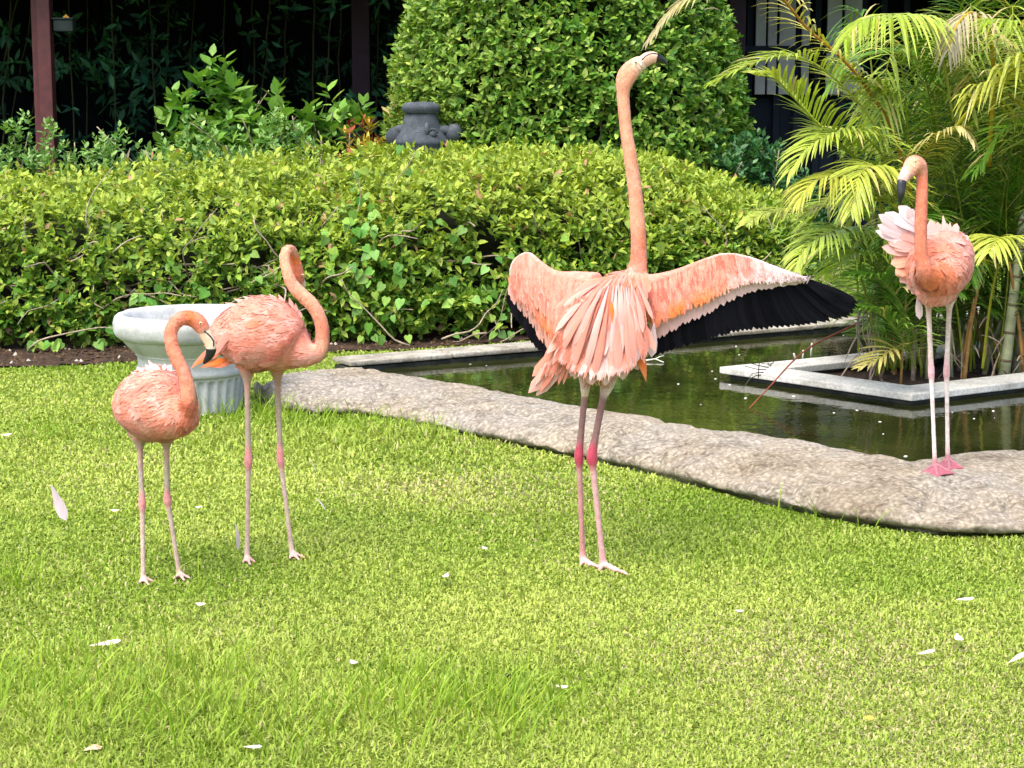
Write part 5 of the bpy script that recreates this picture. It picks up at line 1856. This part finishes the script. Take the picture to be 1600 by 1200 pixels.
def wing_down(LEc, CEc, n, dyf, d0, d1, colf, amax=.86, t0=.0, t1=.97, amin=0.0, clip=(.64, .82), push=0.0):
    t = t0 + (t1 - t0) * rng.random(n)
    a = amin + (amax - amin) * rng.random(n)
    l = np.array([curve(LEc, x) for x in t])
    c = np.array([curve(CEc, x) for x in t])
    q0 = l + (c - l) * a[:, None]
    q1 = l + (c - l) * np.minimum(a + .22, rng.uniform(clip[0], clip[1], n))[:, None] + rng.normal(0, 1.6, (n, 2))
    p0 = np.array([b3.w(u, v, dyf(x) + d0 + (d1 - d0) * s) for (u, v), x, s in zip(q0, t, a)])
    p1 = np.array([b3.w(u, v, dyf(x) + d0 + (d1 - d0) * (s + .22) - .001) for (u, v), x, s in zip(q1, t, a)])
    dd = p1 - p0
    L = np.linalg.norm(dd, axis=1)
    nv = unit(np.tile(CAMN, (n, 1)) + np.stack([np.zeros(n), np.zeros(n), (.55 - a) * .8], 1) + rng.normal(0, .06, (n, 3)))
    col = np.array([colf(x, s) for x, s in zip(t, a)]) * rng.uniform(.93, 1.06, (n, 1))
    strands(b3.root, p0, unit(dd), nv, np.minimum(L * rng.uniform(.7, 1.1, n), .05), .15, col)


def colR(t, a):
    j = mnoise.noise(Vector((t * 30, a * 2.6, 1.5)))
    j2 = mnoise.noise(Vector((t * 70, a * 6.0, 4.5)))
    top = mixn(PINK, DEEP, np.clip(j2 * 3.0, 0, .9))
    patch = np.clip(1 - abs(a - .56) / .26, 0, 1) ** .7 * np.clip(1 - abs(t - .17) / .28, 0, 1) ** .6 * np.clip(.85 + j * 2.0, 0, 1)
    c = mixn(top, PALEP, np.clip((a - .42) / .45 + j * .9 + j2 * .5, 0, .8))
    c = mixn(c, ORNG, min(1, patch * 1.15))
    return mixn(c, WHT, np.clip((t - .46) / .3 + (a - .4) * .35 + j * .6, 0, .92))


def colL(t, a):
    j = mnoise.noise(Vector((t * 20, a * 3, 7.5)))
    c = mixn(PINK, PALEP, np.clip(.25 + j * .9 + .4 * (a - .5), 0, .8))
    c = mixn(c, DEEP, np.clip(mnoise.noise(Vector((t * 50, a * 7, 2.5))) * 1.3 - .15, 0, .5))
    return mixn(c, ORNG, np.clip(1 - abs(a - .6) / .3, 0, 1) * np.clip(1 - abs(t - .42) / .3, 0, 1) * np.clip(.9 + j * 2, 0, 1))


wing_down(LE, CE, 6500, dyR, -.026, -.006, colR, .66)
wing_down(LEl, CEl, 4600, dyL, -.040, -.046, colL, .66)
# the drape running from the left shoulder down to the twisted tail
for k in range(17):
    t = k / 16
    put_feather(b3.root, F3.w(906 + 14 * t, 462 + 40 * (k % 3) / 2, -.03), F3.w(836 + 46 * t + rng.normal(0, 4), 604 - 14 * t + rng.normal(0, 5), -.02), CAMN + np.array([-.35, 0, 0]), 12 * F3.px(900, 520), mixn(CORAL, PALEP, np.clip(rng.normal(.4, .35), 0, 1)), ['long', 'bendl', 'flat', 'bendr'][k % 4])
n_ = 1500
tt, aa_ = rng.random(n_), rng.random(n_) * .74
q0 = np.stack([900 + 24 * tt + (838 + 48 * tt - 900 - 24 * tt) * aa_, 462 + 20 * tt + (600 - 12 * tt - 462 - 20 * tt) * aa_], 1)
sp_ = rng.uniform(.12, .24, n_)
q1 = q0 + np.stack([(838 + 48 * tt - 900 - 24 * tt) * sp_, (600 - 12 * tt - 462 - 20 * tt) * sp_], 1)
p0 = np.array([b3.w(u, v, -.036 + .006 * a) for (u, v), a in zip(q0, aa_)])
p1 = np.array([b3.w(u, v, -.038 + .006 * a) for (u, v), a in zip(q1, aa_)])
jn = np.array([mnoise.noise(Vector((a * 13, s * 2.2, 5.1))) for a, s in zip(tt, aa_)])
strands(b3.root, p0, unit(p1 - p0), unit(np.tile(CAMN, (n_, 1)) + np.stack([tt - .9, 0 * tt, 0 * tt], 1)), np.linalg.norm(p1 - p0, axis=1), .12, np.array([mixn(CORAL, PALEP, np.clip(.4 + 2 * j, 0, 1)) for j in jn]))
# soft plumes streaming down the back
n_ = 9500
tt, aa_ = rng.random(n_), rng.random(n_)
ru, rv = 930 + 72 * tt, 436 + 8 * np.sin(tt * 9)
eu, ev = 856 + 160 * tt, 544 + 56 * np.sin(np.pi * np.clip(tt * 1.0, 0, 1)) ** .6
dyb = lambda s: .045 - .125 * s ** .8
p0, p1 = [], []
for k in range(n_):
    s0 = aa_[k] * .80
    s1 = min(s0 + rng.uniform(.10, .22), rng.uniform(.86, .99))
    wv = 6 * mnoise.noise(Vector((tt[k] * 14, s0 * 2.0, 3.3)))
    p0.append(b3.w(ru[k] + (eu[k] - ru[k]) * s0 ** .9 + wv, rv[k] + (ev[k] - rv[k]) * s0, dyb(s0) - .004))
    p1.append(b3.w(ru[k] + (eu[k] - ru[k]) * s1 ** .9 + wv * 1.3, rv[k] + (ev[k] - rv[k]) * s1, dyb(s1) - .007))
p0, p1 = np.array(p0), np.array(p1)
dd = p1 - p0
jn = np.array([mnoise.noise(Vector((a * 24, s * 2.2, 9.1))) for a, s in zip(tt, aa_)])
cb = np.array([mixn(mixn(CORAL, PINK, .5), mixn(PALEP, WHT, np.clip(s * .6, 0, 1)), np.clip(.12 + 1.0 * s ** .8 * math.exp(-((t_ - .52) / .24) ** 2) + j * 1.9, 0, 1)) for j, s, t_ in zip(jn, aa_, tt)])
cb *= rng.uniform(.94, 1.05, (n_, 1))
strands(b3.root, p0, unit(dd), unit(np.tile(CAMN, (n_, 1)) + np.stack([(tt - .5) * 1.1 + jn * .9, np.zeros(n_), (.45 - aa_) * .5], 1)), np.linalg.norm(dd, axis=1), .10, cb)
put_feather(b3.root, F3.w(996, 535, -.05), F3.w(1010, 597, -.05), CAMN, 15 * F3.px(996, 540), ORNG, 'point')
put_feather(b3.root, F3.w(1003, 540, -.045), F3.w(1004, 584, -.045), CAMN, 11 * F3.px(996, 540), CORAL, 'point')
put_feather(b3.root, F3.w(1022, 505, -.0), F3.w(1018, 558, -.0), CAMN, 15 * F3.px(1020, 520), WHT, 'flat', 'white_feather')
put_feather(b3.root, F3.w(955, 470, -.07), F3.w(957, 505, -.085), CAMN, 9 * F3.px(950, 480), ORNG, 'point')

# ---------- flamingo on the rock edge, facing the camera
Z4 = rock_z(*G(1462, 735, .11)[:2]) - .002
b4 = Bird('ruffled flamingo standing on the rock edge in front of the palm, facing forward', G(1472, 732, Z4)[1], G(1472, 732, Z4))
b4.chain([(1484, 372, .20, 16, 1, PALEP), (1482, 385, .17, 33, .95, PALEP), (1477, 400, .11, 44, .95, PINK), (1468, 416, .03, 50, .95, PINK), (1461, 426, -.05, 44, .95, CORAL), (1455, 431, -.09, 26, 1, ORNG), (1446, 424, -.13, 18, 1, ORNG)], 22, 6, 'torso')
b4.chain([(1440, 448, -.02, 20, 1, PALEP), (1460, 452, -.03, 26, 1, PALEP), (1482, 446, -.0, 24, 1, PALEP)], 16, 5, 'torso')
b4.chain([(1455, 434, -.10, 24, 1, ORNG), (1446, 424, -.14, 15, 1, CORAL), (1440, 400, -.15, 10.6, 1, CORAL), (1438.5, 366, -.15, 10, 1, CORAL), (1439.5, 331, -.14, 9.8, 1, CORAL), (1440.5, 298, -.13, 9.2, 1, CORAL), (1440.5, 276, -.12, 9.4, 1, CORAL), (1436.5, 261, -.12, 12.8, .95, PEACH), (1428, 257, -.13, 15, .95, PEACH), (1422, 264, -.15, 12.4, .9, PEACH), (1416.5, 272, -.165, 10, .9, (.70, .40, .32))], 14, 7, 'neck')
b4.leg((1450, 460, .0), (1455, 579), (1461, 731), Z4, ((.62, .50, .45), (.64, .38, .40), (.70, .60, .57), (.34, .11, .12)), (13, 4.2, 5.8, 5))
b4.leg((1484, 462, .03), (1479, 578), (1481, 722), Z4, ((.62, .50, .45), (.64, .38, .40), (.70, .60, .57), (.34, .11, .12)), (13, 4.2, 5.8, 5))
b4.toes((1461, 731), Z4, [(1438, 741), (1465, 746), (1491, 741)], (.31, .115, .135), True, 3)
b4.toes((1481, 722), Z4, [(1466, 727), (1484, 736), (1505, 733)], (.31, .115, .135), True, 3)
b4.build()
F4 = b4
fl4 = lambda p: np.array([.25 if p[0] > W(1465, 400, F4.Y0)[0] else -.5, .45, -.7])
b4.scatter(50, .034, fl4, .055, .020, .05, pale=.2)
b4.down(9000, fl4, .032, .20, lift=.06)
b4.down(5000, lambda p: np.array([0, 0, -1]), .013, .24, (2,), .05, .12, .4, nmin=2)
b4.bill([(1418, 268, -.16, 10.4, (.68, .38, .31)), (1413, 276, -.175, 9), (1409.5, 284, -.19, 7.6), (1408, 293, -.195, 7), (1408, 303, -.2, 5.6), (1407, 312, -.2, 3.4), (1407, 319, -.2, 1.2)], 2)
b4.eye(1430, 252, -.218, 2.2)
fan = [(1430, 372, 1369, 336, 15, WHT), (1430, 376, 1368, 352, 15, WHT), (1430, 382, 1367, 366, 13, WHT), (1434, 366, 1383, 332, 14, WHT), (1438, 360, 1404, 322, 16, WHT), (1440, 362, 1414, 326, 14, WHT), (1430, 390, 1385, 372, 16, PALEP), (1430, 394, 1378, 392, 14, PALEP), (1430, 398, 1392, 412, 18, PEACH), (1430, 402, 1398, 428, 18, PEACH), (1430, 408, 1405, 437, 20, PEACH), (1434, 410, 1412, 446, 18, PALEP), (1434, 388, 1392, 382, 16, PALEP), (1436, 380, 1388, 358, 15, PALEP), (1436, 418, 1418, 452, 16, PALEP), (1440, 430, 1424, 460, 14, PALEP)]
for (ru, rv, tu, tv, w_, c) in fan:
    put_feather(b4.root, F4.w(ru + 10, rv + 4, .06), F4.w(tu, tv, .05), np.array([-.2, -1, .3]) + rng.normal(0, .08, 3), w_ * 1.25 * F4.px(ru, rv), np.array(c) * rng.uniform(.94, 1.04), ['arch', 'curl', 'bendl'][rng.integers(0, 3)])
for (ru, rv, tu, tv, w_) in ((1476, 372, 1474, 336, 10), (1482, 372, 1485, 346, 9), (1488, 374, 1494, 350, 10), (1492, 378, 1500, 366, 9), (1498, 384, 1511, 369, 9), (1470, 372, 1464, 348, 10), (1462, 372, 1452, 344, 11), (1480, 368, 1478, 350, 10), (1500, 392, 1514, 384, 9), (1466, 366, 1458, 356, 10), (1456, 372, 1446, 350, 12), (1490, 372, 1491, 358, 9)):
    put_feather(b4.root, F4.w(ru, rv + 10, .06), F4.w(tu, tv, .08), (rng.normal(0, .2), -1, .5), w_ * 1.2 * F4.px(ru, rv), mixn(PALEP, WHT, rng.uniform(0, .7)), ['arch', 'curl', 'point'][rng.integers(0, 3)])
put_feather(b4.root, F4.w(1434, 455, .03), F4.w(1437, 499, .03), (-.2, -1, .2), 11 * F4.px(1436, 480), np.array(WHT) * .95, 'flat', 'white_feather')
put_feather(b4.root, F4.w(1428, 408, -.06), F4.w(1427, 450, -.04), (-.4, -1, .2), 14 * F4.px(1430, 430), PALEP, 'point')

# ------------------------------------------------------------------ things lying about
def fallen(u, v, L_px, W_px, ang, label, mat='white_feather', col=WHT, tpl='curl', z=.026, cat='feather', name='fallen_feather', tilt=.3, mlt=1.0):
    c = G(u, v, z)
    s = S(u, v, c[1])
    # ground-plane direction that shows at this slant in view
    du, dv = math.cos(ang), math.sin(ang)
    p0, p1 = G(u - du * L_px / 2, v - dv * L_px / 2, z), G(u + du * L_px / 2, v + dv * L_px / 2, z)
    d = p1 - p0
    L = np.linalg.norm(d)
    if L > .16:
        # too long to lie flat: it leans on the blades
        k = .15 / L
        q = (p0 + p1) / 2
        y = q[1]
        p0, p1 = W(u - du * L_px / 2, v - dv * L_px / 2, y), W(u + du * L_px / 2, v + dv * L_px / 2, y + .02)
        lo = min(p0[2], p1[2])
        p0[2] += .02 - lo
        p1[2] += .02 - lo
    V, F = TPL[tpl]
    L = np.linalg.norm(p1 - p0)
    d = unit(p1 - p0)
    n = np.array([0, -.35, 1.0])
    n = unit(n - d * np.dot(n, d))
    sd = np.cross(d, n)
    P = V[:, :1] * sd * W_px * s * mlt + V[:, 1:2] * d * L + V[:, 2:3] * n * L
    me = np_mesh(name, P, F, None, True, M[mat])
    o = link(name, me)
    o.location = tuple(p0)
    o.color = (*col, 1)
    tag(o, label, cat, 'feathers and leaves fallen on the lawn')
    return o


def quill(o, w_=.0012):
    pass


fallen(90, 813, 58, 20, 1.25, 'largest white feather standing in the grass at the left edge')
fallen(179, 799, 14, 9, .5, 'small white down feather on the grass left of the smallest flamingo')
fallen(10, 680, 18, 9, .1, 'beige scrap of feather at the left edge of the lawn', col=(.72, .55, .45))
fallen(371, 858, 42, 8, 1.4, 'thin curved white feather beside the left foot of the second flamingo', tpl='bendl')
fallen(488, 737, 22, 9, 1.3, 'short upright white feather between second flamingo and the rock edging')
fallen(501, 798, 26, 8, .9, 'curved white feather on the lawn right of the second flamingo', tpl='bendr')
fallen(313, 945, 16, 11, .4, 'small white feather below the feet of the smallest flamingo')
fallen(165, 1007, 50, 12, -.06, 'long pinkish feather half sunk in the grass at lower left', col=(.80, .62, .56))
fallen(697, 902, 16, 10, 1.9, 'small white feather left of the feet of the tall flamingo')
fallen(552, 1036, 14, 11, .9, 'small white feather in the middle of the foreground lawn')
fallen(878, 1074, 20, 11, .4, 'small white tuft of feather in the foreground grass')
fallen(1508, 937, 28, 8, .05, 'flat white feather nearest the rock edging on the right of the lawn')
fallen(1497, 1000, 22, 14, 1.4, 'fluffy white feather standing on the right of the lawn')
fallen(1447, 1020, 26, 8, -.1, 'flat white feather just left of the fluffy one')
fallen(1588, 1030, 26, 9, -.4, 'white feather at the right edge of the lawn')
fallen(395, 1168, 30, 8, .1, 'white feather in the tall grass near the bottom')
fallen(757, 858, 12, 8, 1.0, 'tiny pale feather left of the tall flamingo')
fallen(1155, 955, 14, 8, .3, 'tiny pale feather in the lawn right of the tall flamingo')
fallen(310, 793, 10, 8, .3, 'tiny white feather between the two left flamingos')
fallen(145, 1170, 30, 14, -.2, 'tan fallen leaf in the tall grass at lower left', 'tan_leaf', tpl='arch', cat='leaf', name='fallen_leaf')
fallen(1357, 1122, 18, 11, .1, 'orange fallen leaf on the lawn at lower right', 'orange_leaf', tpl='arch', cat='leaf', name='fallen_leaf')
V, F = ellipsoid((0, 0, 0), (.006, .006, .005), 12, 8)
sd_ = thing('seed_stalk', 'tiny black seed head on a thin stalk in the foreground grass', 'seed head', G(800, 1085))
c = W(792, 1055, G(800, 1085)[1])
part('seed', V + c, F, sd_, M['seed'])
part('stalk', *tube(catmull(np.array([G(800, 1085), (G(800, 1085) + c) / 2 + np.array([.003, 0, 0]), c]), 4), .0012, 5), sd_, M['seed'])

# fallen palm stalk leaning from the planter into the pool, and the twig on the water
fs = thing('fallen_palm_stalk', 'long reddish dried palm stalk leaning over the corner of the planter coping', 'stalk', W(1175, 597, 7.75))
Pst = np.array([W(1172, 599, 7.78), W(1200, 578, 7.9), W(1262, 545, 8.2), W(1352, 500, 8.55)])
Pst[0, 2] = WATER_Z
Pst[1, 2] = KZ + .012
part('stem', *tube(catmull(Pst, 8), np.linspace(.0025, .0045, 25), 8), fs, M['red_stalk'])
for i in range(7):
    q = W(1185 + i * 4, 590 - i * 4, 7.84)
    part('side_twig', *twig(q, np.array([rng.normal(-.6, .3), -.3, rng.uniform(-.2, .5)]), rng.uniform(.05, .13), .0025, .2), fs, M['dark_bark'])
tw = thing('floating_twig', 'pale forked twig floating behind the tail of the tall flamingo', 'twig', G(1020, 560, WATER_Z))
a0, a1, a2, a3 = G(1004, 564, WATER_Z + .006), G(1024, 561, WATER_Z + .012), G(1037, 556, WATER_Z + .02), G(1037, 566, WATER_Z + .004)
part('stem', *tube(np.array([a0, (a0 + a1) / 2, a1]), .004, 6), tw, M['twig'])
part('fork', *tube(np.array([a1, (a1 + a2) / 2 + np.array([0, 0, .003]), a2]), .003, 6), tw, M['twig'])
part('fork', *tube(np.array([a1, (a1 + a3) / 2, a3]), .0025, 6), tw, M['twig'])
for (u, v, h) in ((1254, 563, 16), (1267, 556, 20), (1243, 562, 10)):
    y = G(u, v, WATER_Z)[1]
    o = thing('white_stick', {1254: 'short white stick poking out behind the planter coping, middle of three', 1267: 'tallest of three white sticks behind the planter coping', 1243: 'shortest slanted white stick behind the planter coping'}[u], 'stick', G(u, v, WATER_Z), 'white sticks in the pool')
    p0 = G(u, v, WATER_Z)
    p1 = p0 + np.array([rng.normal(-.005, .012), 0, h * S(u, v, y)])
    part('stick', *tube(np.array([p0, (p0 + p1) / 2, p1]), .0045, 6), o, M['twig'])

# petals and bits on the water
bits = [(u, v) for k, (u, v) in enumerate([(1140, 601), (1112, 588), (1113, 580), (1118, 592), (1128, 618), (1165, 622), (1240, 619), (1255, 621), (1303, 645), (1339, 641), (1433, 645), (1488, 644), (1522, 654), (1524, 662), (1552, 642), (1554, 653), (1466, 704), (1375, 659), (1380, 678), (1090, 552), (1150, 541), (1155, 554), (1222, 541), (1318, 524), (880, 574), (700, 568), (735, 569), (760, 571), (1300, 532), (1415, 713), (930, 590), (1000, 612), (1060, 600), (1095, 632), (1080, 615)]) if k % 3 != 1]
pbase = ellipsoid((0, 0, 0), (1, .8, .22), 9, 6)
pme = np_mesh('petal', pbase[0], pbase[1], None, True, M['white'])
pb = np.vstack([PL])
for u, v in bits:
    p = G(u, v, WATER_Z + .001)
    if in_poly(np.array([p[0]]), np.array([p[1]]), PL)[0]:
        continue
    o = link('floating_petal', pme)
    r = rng.uniform(.004, .010)
    o.location = tuple(p)
    o.scale = (r, r * rng.uniform(.6, 1), r)
    o.rotation_euler = (0, 0, rng.uniform(0, 6))
    tag(o, 'tiny white petal floating on the dark pool water', 'petal', 'petals floating on the pool')
